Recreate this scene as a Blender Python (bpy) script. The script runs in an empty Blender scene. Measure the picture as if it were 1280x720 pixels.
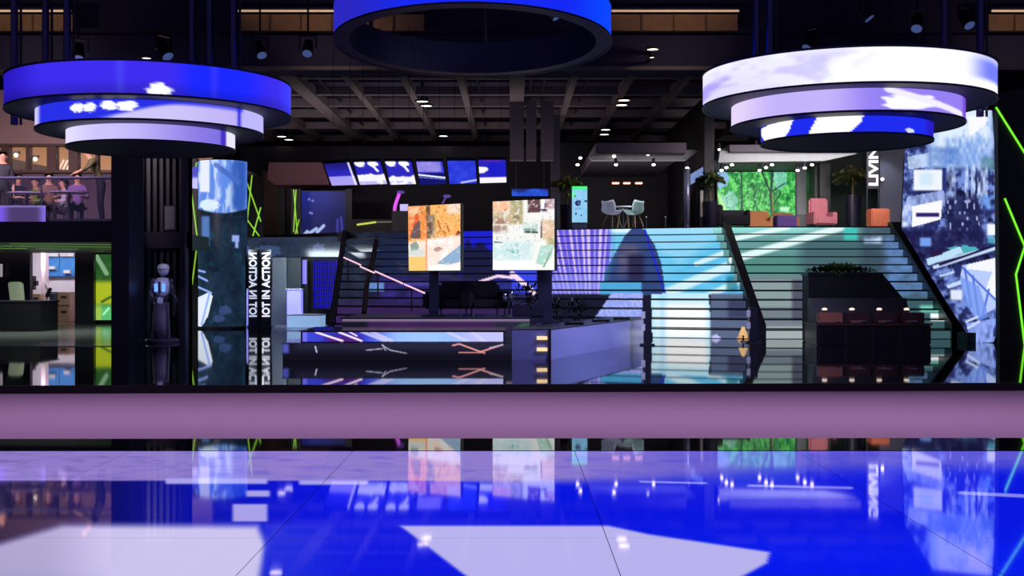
import bpy, bmesh, math, random
import numpy as np
from mathutils import Vector, Matrix
SC = bpy.context.scene
COL = SC.collection
PI = math.pi
random.seed(7)
rng = np.random.default_rng(7)

# ------------------------------------------------------------------ camera, world, lights, exposure
F, YH, H = 1500.0, 352.0, 1.3          # focal length in pixels (1280 wide), horizon row, eye height
def at(px, py, d):
    return Vector(((px - 640.0) * d / F, d, H - (py - YH) * d / F))
cam_d = bpy.data.cameras.new('camera'); cam = bpy.data.objects.new('camera', cam_d); COL.objects.link(cam)
cam.location = (0, 0, H); cam.rotation_euler = (PI / 2, 0, 0)
cam_d.sensor_width = 36.0; cam_d.lens = 36.0 * F / 1280.0; cam_d.shift_y = -8.0 / 1280.0
cam_d.clip_end = 300
SC.camera = cam

world = bpy.data.worlds.new('world'); SC.world = world; world.use_nodes = True
world.node_tree.nodes['Background'].inputs[0].default_value = (0.10, 0.085, 0.20, 1)
world.node_tree.nodes['Background'].inputs[1].default_value = 0.62

def area(name, loc, aim, sx, sy, col, energy, spread=180):
    l = bpy.data.lights.new(name, 'AREA'); l.shape = 'RECTANGLE'; l.size = sx; l.size_y = sy
    l.color = col; l.energy = energy; l.spread = math.radians(spread)
    o = bpy.data.objects.new(name, l); COL.objects.link(o); o.location = loc
    o.rotation_euler = (Vector(aim) - Vector(loc)).to_track_quat('-Z', 'Y').to_euler()
    return o
def spot(name, loc, aim, col, energy, deg=60, r=0.1, blend=0.6):
    l = bpy.data.lights.new(name, 'SPOT'); l.color = col; l.energy = energy
    l.spot_size = math.radians(deg); l.shadow_soft_size = r; l.spot_blend = blend
    o = bpy.data.objects.new(name, l); COL.objects.link(o); o.location = loc
    o.rotation_euler = (Vector(aim) - Vector(loc)).to_track_quat('-Z', 'Y').to_euler()
    return o

area('aisle_wash_light', (0, 12.3, 7.6), (0, 12.3, 0), 16, 2.0, (0.95, 0.66, 0.95), 125, 60)
area('stage_wash_light', (5, 19.2, 6.4), (1.5, 22.5, 0.2), 5, 1.5, (0.55, 0.58, 1.0), 300, 100)
area('portal_fill', (-6.3, 33.9, 2.2), (-6.7, 36, 1.0), 1.2, .3, (0.8, 0.92, 1.0), 30, 150)  # unseen light added to brighten the portal jamb and floor
area('hall_ceiling_fill', (0, 40, 3.3), (0, 42, 8), 20, 8, (1.0, 0.84, 0.84), 330, 170)  # unseen upward light added to bring out the ceiling grid
area('mezzanine_front_fill', (-10.8, 23.6, 5.4), (-11.0, 28.5, 3.2), 4, 1, (1.0, 0.80, 0.92), 105, 80)  # unseen light added in front so the people are not silhouettes
area('partition_room_light', (-13.0, 33.6, 5.2), (-13.0, 35, 3.2), 6, 1.5, (1.0, 0.74, 0.58), 150, 160)
area('showroom_light', (-14.6, 37.2, 2.32), (-14.7, 38.6, 0.6), 2.0, 0.6, (1.0, 0.93, 0.93), 46, 170)
area('lounge_front_fill', (8.6, 33.2, 5.0), (8.6, 37, 3.2), 5, 1, (1.0, 0.9, 0.9), 120, 120)  # unseen light placed in front so the seat faces show
area('showroom_floor_fill', (-11.8, 30, 2.08), (-11.8, 30, 0), 3.5, 5, (0.85, 1.0, 0.85), 110, 170)  # unseen greenish light added to brighten the floor and soffit
spot('robot_fill_spot', (-6.2, 21, 4.2), (-7.5, 25.7, 1.1), (0.65, 0.62, 1.0), 330, 16)  # unseen spot added to brighten the robot
spot('counter_spot', (-11.6, 28.5, 2.05), (-13.6, 33, 1.0), (0.95, 1.0, 0.85), 60, 40)
area('table_light', (4.0, 34.6, 5.0), (3.2, 35.5, 2.8), 2, 1, (0.85, 0.9, 1.0), 40, 110)
SC.view_settings.view_transform = 'Standard'; SC.view_settings.look = 'None'
SC.view_settings.gamma = 1.0; SC.view_settings.use_curve_mapping = False
SC.view_settings.exposure = 0.0

# ------------------------------------------------------------------ materials
def lin(c):
    return tuple(((v / 255.0) / 12.92 if v / 255.0 <= 0.04045 else ((v / 255.0 + 0.055) / 1.055) ** 2.4) for v in c)
def lin_np(a):
    a = np.clip(a / 255.0, 0, 1.0)
    return np.where(a <= 0.04045, a / 12.92, ((a + 0.055) / 1.055) ** 2.4)
MATS = {}
def mat(name, rgb, rough=0.5, metal=0.0, emit=None, strength=1.0, var=0.12, scale=8.0, bump=0.0, spec=0.5):
    if name in MATS: return MATS[name]
    m = bpy.data.materials.new(name); m.use_nodes = True; nt = m.node_tree; b = nt.nodes['Principled BSDF']
    c = lin(rgb)
    tc = nt.nodes.new('ShaderNodeTexCoord'); n = nt.nodes.new('ShaderNodeTexNoise'); n.inputs['Scale'].default_value = scale
    n.inputs['Detail'].default_value = 3
    nt.links.new(tc.outputs['Object'], n.inputs['Vector'])
    mx = nt.nodes.new('ShaderNodeMix'); mx.data_type = 'RGBA'
    mx.inputs[6].default_value = (*[v * (1 - var) for v in c], 1); mx.inputs[7].default_value = (*[min(1, v * (1 + var)) for v in c], 1)
    nt.links.new(n.outputs['Fac'], mx.inputs[0]); nt.links.new(mx.outputs[2], b.inputs['Base Color'])
    b.inputs['Roughness'].default_value = rough; b.inputs['Metallic'].default_value = metal
    b.inputs['Specular IOR Level'].default_value = spec
    if bump:
        bp = nt.nodes.new('ShaderNodeBump'); bp.inputs['Strength'].default_value = bump; bp.inputs['Distance'].default_value = 0.01
        nt.links.new(n.outputs['Fac'], bp.inputs['Height']); nt.links.new(bp.outputs['Normal'], b.inputs['Normal'])
    if emit is not None:
        b.inputs['Emission Color'].default_value = (*lin(emit), 1); b.inputs['Emission Strength'].default_value = strength
    MATS[name] = m
    return m
def led_mat(name, rough, spec, strength):
    m = bpy.data.materials.new(name); m.use_nodes = True; nt = m.node_tree; b = nt.nodes['Principled BSDF']
    b.inputs['Base Color'].default_value = (0.004, 0.004, 0.006, 1); b.inputs['Roughness'].default_value = rough
    b.inputs['Specular IOR Level'].default_value = spec
    a = nt.nodes.new('ShaderNodeAttribute'); a.attribute_name = 'picture'
    nt.links.new(a.outputs['Color'], b.inputs['Emission Color']); b.inputs['Emission Strength'].default_value = strength
    return m
M_LED = led_mat('led_display', 0.35, 0.3, 1.0)
M_LEDG = led_mat('led_display_gloss', 0.12, 0.5, 1.0)
M_FLED = led_mat('led_floor_display', 0.035, 0.5, 0.9)
BLACK = mat('black_paint', (14, 13, 20), 0.45)
NAVY = mat('navy_black_metal', (26, 24, 44), 0.4)
UNDER = mat('ring_casing', (36, 35, 66), 0.55)
GLOSS = mat('black_gloss_floor', (8, 8, 12), 0.03, spec=0.75, var=0.3, scale=0.6)
GLOSSB = mat('black_gloss_border', (6, 6, 9), 0.03, spec=0.7)
CARPET = mat('mauve_carpet', (190, 160, 196), 0.95, var=0.18, scale=60, bump=0.25, spec=0.1)
STEEL = mat('brushed_steel', (150, 150, 165), 0.3, 0.9)
DSTEEL = mat('dark_steel', (60, 58, 72), 0.4, 0.7)
WHITE = mat('white_plastic', (215, 215, 222), 0.4)
BEAM = mat('grey_brown_beam', (122, 112, 116), 0.7)
DBEAM = mat('dark_ceiling_paint', (52, 48, 82), 0.8)

def glass_mat(name, tint, gl):
    m = bpy.data.materials.new(name); m.use_nodes = True; nt = m.node_tree; nt.nodes.remove(nt.nodes['Principled BSDF'])
    t = nt.nodes.new('ShaderNodeBsdfTransparent'); t.inputs[0].default_value = (*tint, 1)
    g = nt.nodes.new('ShaderNodeBsdfGlossy'); g.inputs['Roughness'].default_value = 0.04
    mx = nt.nodes.new('ShaderNodeMixShader'); mx.inputs[0].default_value = gl
    nt.links.new(t.outputs[0], mx.inputs[1]); nt.links.new(g.outputs[0], mx.inputs[2])
    nt.links.new(mx.outputs[0], nt.nodes['Material Output'].inputs[0])
    return m
GLASS = glass_mat('balustrade_glass', (0.80, 0.78, 0.86), 0.10)
PANE = glass_mat('partition_glass', (0.9, 0.88, 0.86), 0.06)
BLACKGLASS = mat('black_mirror_glass', (12, 18, 24), 0.02, 0.0, spec=1.0)
MATS['mirror'] = None
def mirror_mat():
    m = bpy.data.materials.new('dark_mirror'); m.use_nodes = True; b = m.node_tree.nodes['Principled BSDF']
    b.inputs['Base Color'].default_value = (0.45, 0.5, 0.55, 1); b.inputs['Metallic'].default_value = 1; b.inputs['Roughness'].default_value = 0.03
    return m
MIRROR = mirror_mat()

# ------------------------------------------------------------------ mesh helpers
class MB:
    def __init__(s): s.bm = bmesh.new()
    def box(s, lo, hi, mtx=None):
        r = bmesh.ops.create_cube(s.bm, size=1.0)
        lo, hi = Vector(lo), Vector(hi); c = (lo + hi) / 2; d = hi - lo
        for v in r['verts']:
            v.co = Vector((v.co.x * d.x, v.co.y * d.y, v.co.z * d.z)) + c
            if mtx is not None: v.co = mtx @ v.co
        return s
    def cyl(s, p0, p1, r0, r1=None, n=12, cap=True):
        p0, p1 = Vector(p0), Vector(p1); r1 = r0 if r1 is None else r1
        ax = p1 - p0; q = ax.to_track_quat('Z', 'Y')
        r = bmesh.ops.create_cone(s.bm, cap_ends=cap, segments=n, radius1=r0, radius2=r1, depth=ax.length)
        c = (p0 + p1) / 2
        for v in r['verts']: v.co = q @ v.co + c
        return s
    def path(s, pts, r, n=6):
        for a, b in zip(pts[:-1], pts[1:]): s.cyl(a, b, r, r, n)
        return s
    def sphere(s, c, r, sc=(1, 1, 1), u=14, v=9, mtx=None):
        rr = bmesh.ops.create_uvsphere(s.bm, u_segments=u, v_segments=v, radius=r)
        for w in rr['verts']:
            w.co = Vector((w.co.x * sc[0], w.co.y * sc[1], w.co.z * sc[2]))
            if mtx is not None: w.co = mtx @ w.co
            w.co += Vector(c)
        return s
    def lathe(s, prof, c=(0, 0, 0), n=20):
        rings = []
        for r, z in prof:
            rings.append([s.bm.verts.new((c[0] + r * math.cos(2 * PI * k / n), c[1] + r * math.sin(2 * PI * k / n), c[2] + z)) for k in range(n)])
        for a, b in zip(rings[:-1], rings[1:]):
            for k in range(n): s.bm.faces.new((a[k], a[(k + 1) % n], b[(k + 1) % n], b[k]))
        for rg in () if tuple(prof[0]) == tuple(prof[-1]) else (rings[0], rings[-1]):
            try: s.bm.faces.new(rg)
            except Exception: pass
        return s
    def prism(s, poly, off):                       # polygon of 3D points swept by a vector
        off = Vector(off)
        a = [s.bm.verts.new(Vector(p)) for p in poly]; b = [s.bm.verts.new(Vector(p) + off) for p in poly]
        s.bm.faces.new(a); s.bm.faces.new(b[::-1]); n = len(poly)
        for k in range(n): s.bm.faces.new((a[k], b[k], b[(k + 1) % n], a[(k + 1) % n]))
        return s
    def leaf(s, c, d, w, up=Vector((0, 0, 1))):
        d = Vector(d); side = d.cross(up)
        side = side.normalized() * w if side.length > 1e-6 else Vector((w, 0, 0))
        c = Vector(c); mid = c + d * 0.5 + Vector((0, 0, 0.04 * d.length)); tip = c + d
        vs = [s.bm.verts.new(p) for p in (c, mid + side, tip, mid - side)]
        s.bm.faces.new(vs); return s
    def bevel(s, w, seg=2):
        bmesh.ops.bevel(s.bm, geom=list(s.bm.edges), offset=w, segments=seg, affect='EDGES', clamp_overlap=True); return s
    def build(s, name, m, parent=None, smooth=False):
        bmesh.ops.recalc_face_normals(s.bm, faces=s.bm.faces)
        me = bpy.data.meshes.new(name); s.bm.to_mesh(me); s.bm.free()
        return link(name, me, m, parent, smooth)
def link(name, me, m, parent=None, smooth=False):
    if m is not None: me.materials.append(m)
    if smooth:
        me.polygons.foreach_set('use_smooth', [True] * len(me.polygons))
    o = bpy.data.objects.new(name, me); COL.objects.link(o)
    if parent is not None:
        o.parent = parent
        o.matrix_parent_inverse = Matrix.LocRotScale(parent.location, parent.rotation_euler, None).inverted() if parent.parent is None else Matrix()
    return o
def tag(o, label=None, cat=None, group=None, kind=None):
    if label: o['label'] = label
    if cat: o['category'] = cat
    if group: o['group'] = group
    if kind: o['kind'] = kind
    return o
def thing(name, loc, label=None, cat=None, group=None, kind=None):
    o = bpy.data.objects.new(name, None); COL.objects.link(o); o.location = loc; o.empty_display_size = 0.2
    return tag(o, label, cat, group, kind)
def relink(o, parent):                             # part built in the parent's local frame
    o.parent = parent; o.matrix_parent_inverse = Matrix(); return o
def copy_tree(o, parent=None):
    c = o.copy(); COL.objects.link(c)
    if parent is not None: c.parent = parent
    for ch in list(o.children): copy_tree(ch, c)
    return c

def grid(name, pos, paint, nu, nv, m, parent=None, both=False):
    """A screen: a grid of quads at pos(U,V) whose picture paint(U,V,X,Y,Z) is a colour attribute."""
    u = np.linspace(0, 1, nu + 1); v = np.linspace(0, 1, nv + 1)
    U, V = np.meshgrid(u, v)
    X, Y, Z = pos(U, V)
    P = np.stack([X, Y, Z], -1).reshape(-1, 3)
    rgb = paint(U, V, X, Y, Z).reshape(-1, 3)
    k = np.arange(nu * nv); r, c = k // nu, k % nu; a = r * (nu + 1) + c
    q = np.stack([a, a + 1, a + nu + 2, a + nu + 1], -1)
    me = bpy.data.meshes.new(name)
    me.vertices.add(len(P)); me.vertices.foreach_set('co', P.astype(np.float32).ravel())
    me.loops.add(len(q) * 4); me.loops.foreach_set('vertex_index', q.astype(np.int32).ravel())
    me.polygons.add(len(q)); me.polygons.foreach_set('loop_start', (np.arange(len(q)) * 4).astype(np.int32))
    me.polygons.foreach_set('use_smooth', np.ones(len(q), dtype=bool))
    me.update(calc_edges=True)
    at_ = me.color_attributes.new('picture', 'FLOAT_COLOR', 'POINT')
    full = np.ones((len(P), 4), np.float32); full[:, :3] = lin_np(rgb)
    at_.data.foreach_set('color', full.ravel())
    return link(name, me, m, parent)
def quadpos(tl, tr, br, bl):
    tl, tr, br, bl = [np.array(p, float) for p in (tl, tr, br, bl)]
    def f(U, V):
        P = (tl[None, None] * ((1 - U) * (1 - V))[..., None] + tr * (U * (1 - V))[..., None]
             + br * (U * V)[..., None] + bl * ((1 - U) * V)[..., None])
        return P[..., 0], P[..., 1], P[..., 2]
    return f

# ------------------------------------------------------------------ painting helpers (screen pictures)
def hashn(i, j, s):
    h = np.sin(i * 127.1 + j * 311.7 + s * 74.7) * 43758.5453
    return h - np.floor(h)
def noise(x, y, s=0):
    xi, yi = np.floor(x), np.floor(y); fx, fy = x - xi, y - yi
    fx, fy = fx * fx * (3 - 2 * fx), fy * fy * (3 - 2 * fy)
    a, b, c, d = hashn(xi, yi, s), hashn(xi + 1, yi, s), hashn(xi, yi + 1, s), hashn(xi + 1, yi + 1, s)
    return (a * (1 - fx) + b * fx) * (1 - fy) + (c * (1 - fx) + d * fx) * fy
def fbm(x, y, s=0):
    return 0.5 * noise(x, y, s) + 0.3 * noise(2.1 * x, 2.1 * y, s + 1) + 0.2 * noise(4.3 * x, 4.3 * y, s + 2)
def ss(a, b, x):
    t = np.clip((x - a) / (b - a), 0, 1); return t * t * (3 - 2 * t)
def full(U, c):
    return np.ones(U.shape + (3,)) * np.array(c, float)
def mix(A, c, m):
    c = np.array(c, float); return A * (1 - m[..., None]) + c * m[..., None]
def polym(x, y, pts):
    inside = np.zeros(x.shape, bool); n = len(pts)
    for i in range(n):
        x0, y0 = pts[i]; x1, y1 = pts[(i + 1) % n]
        if y0 == y1: continue
        c = ((y0 > y) != (y1 > y)) & (x < (x1 - x0) * (y - y0) / (y1 - y0) + x0)
        inside ^= c
    return inside.astype(float)
def polys(x, y, pts, w=1.5):
    ins = polym(x, y, pts); d = np.full(x.shape, 1e9); n = len(pts)
    for i in range(n):
        (x0, y0), (x1, y1) = pts[i], pts[(i + 1) % n]; dx, dy = x1 - x0, y1 - y0
        t = np.clip(((x - x0) * dx + (y - y0) * dy) / (dx * dx + dy * dy + 1e-9), 0, 1)
        d = np.minimum(d, np.hypot(x - x0 - t * dx, y - y0 - t * dy))
    return ss(-w, w, np.where(ins > .5, d, -d))
def rectm(x, y, x0, y0, x1, y1, s=1e-6):
    return ss(x0 - s, x0 + s, x) * (1 - ss(x1 - s, x1 + s, x)) * ss(y0 - s, y0 + s, y) * (1 - ss(y1 - s, y1 + s, y))
def linem(x, y, p, q, w):
    (x0, y0), (x1, y1) = p, q; dx, dy = x1 - x0, y1 - y0; L2 = dx * dx + dy * dy
    t = np.clip(((x - x0) * dx + (y - y0) * dy) / L2, 0, 1)
    d = np.hypot(x - x0 - t * dx, y - y0 - t * dy)
    return 1 - ss(w * 0.6, w * 1.4, d)
def blobm(x, y, cx, cy, rx, ry, s=0):
    d = np.hypot((x - cx) / rx, (y - cy) / ry) + 0.5 * (noise(x * 3 / rx, y * 3 / ry, s) - 0.5)
    return 1 - ss(0.85, 1.1, d)
def flatscreen(name, tl, tr, br, bl, paint, nu, nv, parent, m=M_LED):
    return grid(name, quadpos(tl, tr, br, bl), paint, nu, nv, m, parent)
def panel_body(name, tl, tr, br, bl, grow, thick, m, parent=None, gap=0.012):
    tl, tr, br, bl = [Vector(p) for p in (tl, tr, br, bl)]
    c = (tl + tr + br + bl) / 4; nrm = (tr - tl).cross(bl - tl).normalized()
    if nrm.y < 0: nrm = -nrm
    pts = [p + (p - c).normalized() * grow + nrm * gap for p in (tl, tr, br, bl)]
    return MB().prism(pts, nrm * thick).build(name, m, parent)

# ------------------------------------------------------------------ SETTING: floors
led_floor = thing('led_floor', (0, 5, 0), kind='structure')
def paint_floor(U, V, X, Y, Z):
    Yc = np.maximum(Y, 1.0)
    x = 640 + X * F / Yc; y = YH + F * H / Yc
    A = full(U, (8, 22, 232))
    g = 1 - ss(20, 430, x)
    A = mix(A, (14, 10, 84), g * 0.95)
    A = mix(A, (14, 10, 52), (1 - ss(-20, 200, x)) * 0.8)
    A = mix(A, (4, 30, 250), ss(650, 900, x) * 0.8 * ss(640, 700, y))
    # lavender strip at the far edge
    low = 601 - 26 * ss(560, 1150, x)
    st = (1 - ss(low - 1.5, low + 1.5 + 22 * ss(500, 900, x), y))
    nz = 0.75 + 0.5 * fbm(x / 30, y / 4, 3)
    A = mix(A, (152, 132, 212), np.clip(st * (0.97 - 0.35 * ss(640, 1000, x)) * np.clip(nz, 0.55, 1.0), 0, 1))
    # white fields
    w = polys(x, y, [(-400, 860), (-400, 790), (0, 679), (78, 656), (322, 657), (332, 680), (318, 760), (300, 1100), (-400, 1100)], 7)
    A = mix(A, (212, 205, 250), w * (0.82 + 0.18 * ss(40, 160, x)))
    w = polys(x, y, [(330, 655), (500, 657), (545, 690), (600, 727), (600, 900), (330, 900)], 2.5)
    A = mix(A, (40, 56, 232), w * 0.7 * (1 - ss(335, 480, x)))
    w = polys(x, y, [(500, 657), (760, 657), (812, 668), (962, 690), (958, 704), (925, 722), (880, 900), (640, 760), (580, 718)], 2.5)
    A = mix(A, (192, 186, 248), w)
    for (x0, y0, x1, y1) in ((291, 630, 334, 652), (308, 613, 337, 621), (207, 598, 334, 605), (374, 600, 460, 606)):
        A = mix(A, (176, 168, 244), rectm(x, y, x0, y0, x1, y1, 2.0))
    for p, q, w in (((800, 602), (882, 604), 1.3), ((936, 607), (1064, 610), 1.6), ((1200, 616), (1280, 620), 2.2)):
        A = mix(A, (140, 140, 250), linem(x, y, p, q, w))
    A = mix(A, (90, 70, 235), 0.7 * rectm(x, y, 1020, 612, 1060, 634, 8))
    return A
xs = [-8.02, -6.32, -4.62, -2.92, -1.22, 0.48, 2.18, 3.88, 5.58, 7.28]
ysr = [9.2, 8.45, 7.27, 6.09, 4.91, 3.73, 2.55, 1.37, 0.19, -1.0]
for i in range(len(xs) - 1):
    for j in range(len(ysr) - 1):
        x0, x1, y1, y0 = xs[i] + .002, xs[i + 1] - .002, ysr[j] - .0015, ysr[j + 1] + .0015
        vis = (y1 > 4.7) and abs((x0 + x1) / 2) < 5.6
        nu, nv = (110, 80) if vis else (12, 10)
        grid('floor_panel', quadpos((x0, y1, 0), (x1, y1, 0), (x1, y0, 0), (x0, y0, 0)), paint_floor, nu, nv, M_FLED, led_floor)
MB().box((-9, -1.2, -.12), (9, 9.2, -.004)).build('floor_base', BLACK, led_floor)
MB().prism([(-9, 9.21, -.12), (9, 9.27, -.12), (9, 10.02, -.12), (-9, 9.88, -.12)], (0, 0, .12)).build('border_strip', GLOSSB, led_floor)
tag(MB().box((-14, 9.6, -.2), (14, 16.2, -.1)).build('carpet_aisle', CARPET), kind='structure')
tag(MB().prism([(-24, 14.4, -.1), (24, 16.0, -.1), (24, 60, -.1), (-24, 60, -.1)], (0, 0, .1)).build('floor', GLOSS), kind='structure')
tag(MB().prism([(-24, 14.37, -.1), (24, 15.97, -.1), (24, 16.0, -.1), (-24, 14.4, -.1)], (0, 0, .102)).build('trim_1', BLACK), kind='structure')
SHOWF = mat('grey_showroom_floor', (120, 122, 122), 0.12, spec=0.06, scale=2)
tag(MB().prism([at(-60, 434, 24.0).xy.to_3d(), at(139, 434, 24.0).xy.to_3d(), at(139, 400, 40.0).xy.to_3d(), at(-60, 400, 40.0).xy.to_3d()], (0, 0, .012)).build('showroom_floor', SHOWF), kind='structure')
tag(MB().prism([at(340, 420, 31.5).xy.to_3d(), at(402, 420, 31.5).xy.to_3d(), at(412, 400, 35.9).xy.to_3d(), at(345, 400, 35.9).xy.to_3d()], (0, 0, .012)).build('portal_floor', mat('pale_portal_floor', (170, 175, 200), 0.2, scale=2)), kind='structure')

# walls and roof
WALL = mat('dark_wall', (20, 19, 30), 0.7, scale=1.5)
tag(MB().box((-26, 58, 0), (26, 58.3, 11)).build('wall_back', WALL), kind='structure')
tag(MB().box((-24.3, 14, 0), (-24, 58, 11)).build('wall_left', WALL), kind='structure')
tag(MB().box((24, 14, 0), (24.3, 58, 11)).build('wall_right', WALL), kind='structure')
tag(MB().box((-26, 8, 10.8), (26, 58.3, 11)).build('ceiling', DBEAM), kind='structure')

# ceiling grid over the back of the hall
cg = thing('ceiling_grid', (0, 33, 7.0), kind='structure')
for k in range(-8, 9):
    X = 0.15 + 1.6 * k + (0 if k else 0)
    wd = 0.10 if k not in (-4, 0, 4) else 0.22
    MB().box((X - wd, 33.3, 7.0), (X + wd, 54, 7.28)).build('grid_beam', BEAM, cg)
for yv in (34.0, 37.0, 39.4, 41.9, 45.2, 49.2, 52.8):
    MB().box((-13.2, yv - .12, 7.05), (13.2, yv + .12, 7.3)).build('cross_beam', BEAM, cg)
for yv in (35.5, 38.2, 40.6, 43.5, 47.2):
    MB().box((-13.2, yv - .03, 7.2), (13.2, yv + .03, 7.26)).build('grid_bar', DSTEEL, cg)
for X in (-1.0, 0.55, 0.95, 2.2, -5.6, 5.0):
    MB().box((X - .03, 33.5, 7.15), (X + .03, 54, 7.21)).build('cable_tray', DSTEEL, cg)
tag(MB().box((-22, 33.3, 7.6), (22, 55, 7.7)).build('ceiling_backing', DBEAM), kind='structure')
bulk = thing('bulkhead', (0, 32, 7), kind='structure')
MB().box((-22, 32.4, 7.02), (22, 33.25, 7.95)).build('bulkhead_beam', DBEAM, bulk)
MB().box((-13, 32.3, 7.0), (13, 32.42, 7.1)).build('bulkhead_edge', BEAM, bulk)
MB().box((-22, 33.0, 7.95), (22, 33.2, 10.8)).build('bulkhead_wall', DBEAM, bulk)
TAN = mat('tan_fascia', (170, 130, 95), 0.6, scale=4, var=0.3)
TUBE = mat('warm_tube', (255, 220, 190), emit=(255, 214, 180), strength=0.45)
for k, (x0, x1, lab) in enumerate(((-10, 92, 'tan lit fascia panel above the stepped lamp with blue bands'), (300, 530, 'long tan fascia panel seen through the open hanging ring'),
                                   (762, 922, 'tan lit fascia panel between the open ring and the white stepped lamp'), (1236, 1300, 'short tan fascia panel past the white stepped lamp'))):
    t = thing('fascia_panel', at((x0 + x1) / 2, 40, 32.0), lab, 'ceiling panel')
    a, b = at(x0, 38, 32.3), at(x1, 18, 32.3)
    MB().box((a.x, 32.3, a.z), (b.x, 32.42, b.z)).build('board', TAN, t)
    n = max(2, int((b.x - a.x) / 0.8))
    for q in range(1, n):
        X = a.x + (b.x - a.x) * q / n
        MB().box((X - .02, 32.26, a.z), (X + .02, 32.3, b.z)).build('batten', mat('tan_batten', (120, 90, 70), 0.6), t)
    MB().cyl((a.x, 32.1, b.z + .05), (b.x - .4 * (b.x - a.x) * (k == 1), 32.1, b.z + .05), .03, n=8).build('light_tube', TUBE, t)
    MB().box((a.x, 32.1, b.z + .08), (b.x, 32.3, b.z + .14)).build('tube_shelf', DBEAM, t)
    spot('fascia_lamp', ((a.x + b.x) / 2, 30.6, 7.35), ((a.x + b.x) / 2, 32.3, 8.2), (1, .78, .6), 22, 120)

# downlights
LAMP = mat('lamp_glow', (255, 240, 220), emit=(255, 236, 214), strength=6.0)
def downlight(px, py, z, lab, r=0.2, group=None):
    d = (z - H) * F / (YH - py)
    p = Vector(((px - 640) * d / F, d, z))
    t = thing('downlight', p, lab, 'ceiling light', group)
    MB().lathe([(r * 1.25, 0.0), (r * 1.3, -.03), (r * 1.05, -.05), (r, -.02), (r, 0.02)], p).build('trim_ring', DSTEEL, t)
    MB().lathe([(0.001, -.03), (r * .98, -.03), (r * .98, 0.0), (0.001, 0.0)], p).build('lamp', LAMP, t)
    if d > 33: MB().cyl(p + Vector((0, 0, .02)), (p.x, p.y, 7.6), .05, n=8).build('stem', DSTEEL, t)
    else: MB().box((p.x - .04, p.y, p.z + .0), (p.x + .04, 32.4, p.z + .06)).build('bracket', DSTEEL, t)
    return t
dl = [(528, 125.5, 'nearer lamp of the pair glowing over the tilted monitors'), (533, 131, 'farther lamp of the pair glowing over the tilted monitors'),
      (780, 124, 'nearer lamp of the pair beside the open ring'), (777, 130, 'farther lamp of the pair beside the open ring'),
      (757, 161, 'nearer lamp of the pair over the shell chairs'), (755.5, 167, 'farther lamp of the pair over the shell chairs'),
      (554, 169, 'single ceiling lamp over the blank blue monitor'),
      (352, 169.5, 'first of two lamps beside the stepped blue lamp'), (361, 173.5, 'second of two lamps beside the stepped blue lamp'),
      (345, 101, 'lamp half hidden over the rim of the blue stepped lamp')]
for px, py, lab in dl: downlight(px, py, 7.0, 'round downlight, ' + lab, 0.19)
downlight(816, 60, 7.42, 'bright round lamp under the dark ceiling beside the open ring', 0.15)
downlight(815, 70, 7.2, 'dim round lamp just below the bright one beside the open ring', 0.08)
downlight(183, 71, 7.2, 'round lamp glinting above the rim of the blue stepped lamp', 0.12)

# stage lights hung from the roof
sl0 = None
for k, (px, py, d, rot, lab) in enumerate(((1147, 28, 27, -.5, 'stage light with blue lit hood hanging over the white stepped lamp'),
        (1207, 24, 27, .4, 'dark stage light farthest from the open ring'), (325, 62, 30, .6, 'grey stage light between the blue stepped lamp and open ring'),
        (385, 60, 30, 0, 'slim grey stage light next to the open ring'), (98, 66, 26, .3, 'small stage light with a pale glint behind the blue stepped lamp'),
        (1080, 15, 28, 1.2, 'flat pale stage light over the middle of the white stepped lamp'), (690, 12, 26, 1.3, 'pale stage light inside the opening of the hanging ring'),
        (205, 62, 26, 1.0, 'stage light behind the top edge of the blue stepped lamp'), (1014, 52, 28, -1.1, 'small pale stage light just over the rim of the white stepped lamp'))):
    p = at(px, py, d)
    if sl0 is None:
        t = sl0 = thing('stage_light', (0, 0, 0), lab, 'stage light', 'stage lights under the roof')
        relink(MB().cyl((0, .12, .16), (0, -.12, -.16), .12, .14, 14).build('can', DSTEEL), t)
        relink(MB().cyl((0, -.122, -.163), (0, -.128, -.171), .12, n=14).build('lens', mat('blue_lens', (150, 170, 230), 0.1, emit=(120, 150, 230), strength=.2)), t)
        relink(MB().box((-.22, -.03, -.02), (-.19, .03, .3)).box((.19, -.03, -.02), (.22, .03, .3)).box((-.22, -.03, .28), (.22, .03, .31)).build('yoke', DSTEEL), t)
        relink(MB().cyl((0, 0, .31), (0, 0, 2.6), .025, n=8).build('hanging_pole', DSTEEL), t)
    else:
        t = copy_tree(sl0); tag(t, lab, 'stage light', 'stage lights under the roof')
    t.location = p; t.rotation_euler = (.0, 0, rot)
tr = thing('lighting_truss', (0, 24, 8.4), 'dark lighting truss crossing under the roof', 'truss')
for dz in (0, .45):
    for dy in (0, .45):
        MB().cyl((-13, 24 + dy, 8.4 + dz), (13, 24 + dy, 8.4 + dz), .04, n=8).build('chord', DSTEEL, tr)
for k in range(26):
    MB().cyl((-13 + k, 24, 8.4 + .45 * (k % 2)), (-12 + k, 24, 8.85 - .45 * (k % 2)), .02, n=6).build('brace', DSTEEL, tr)

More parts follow.
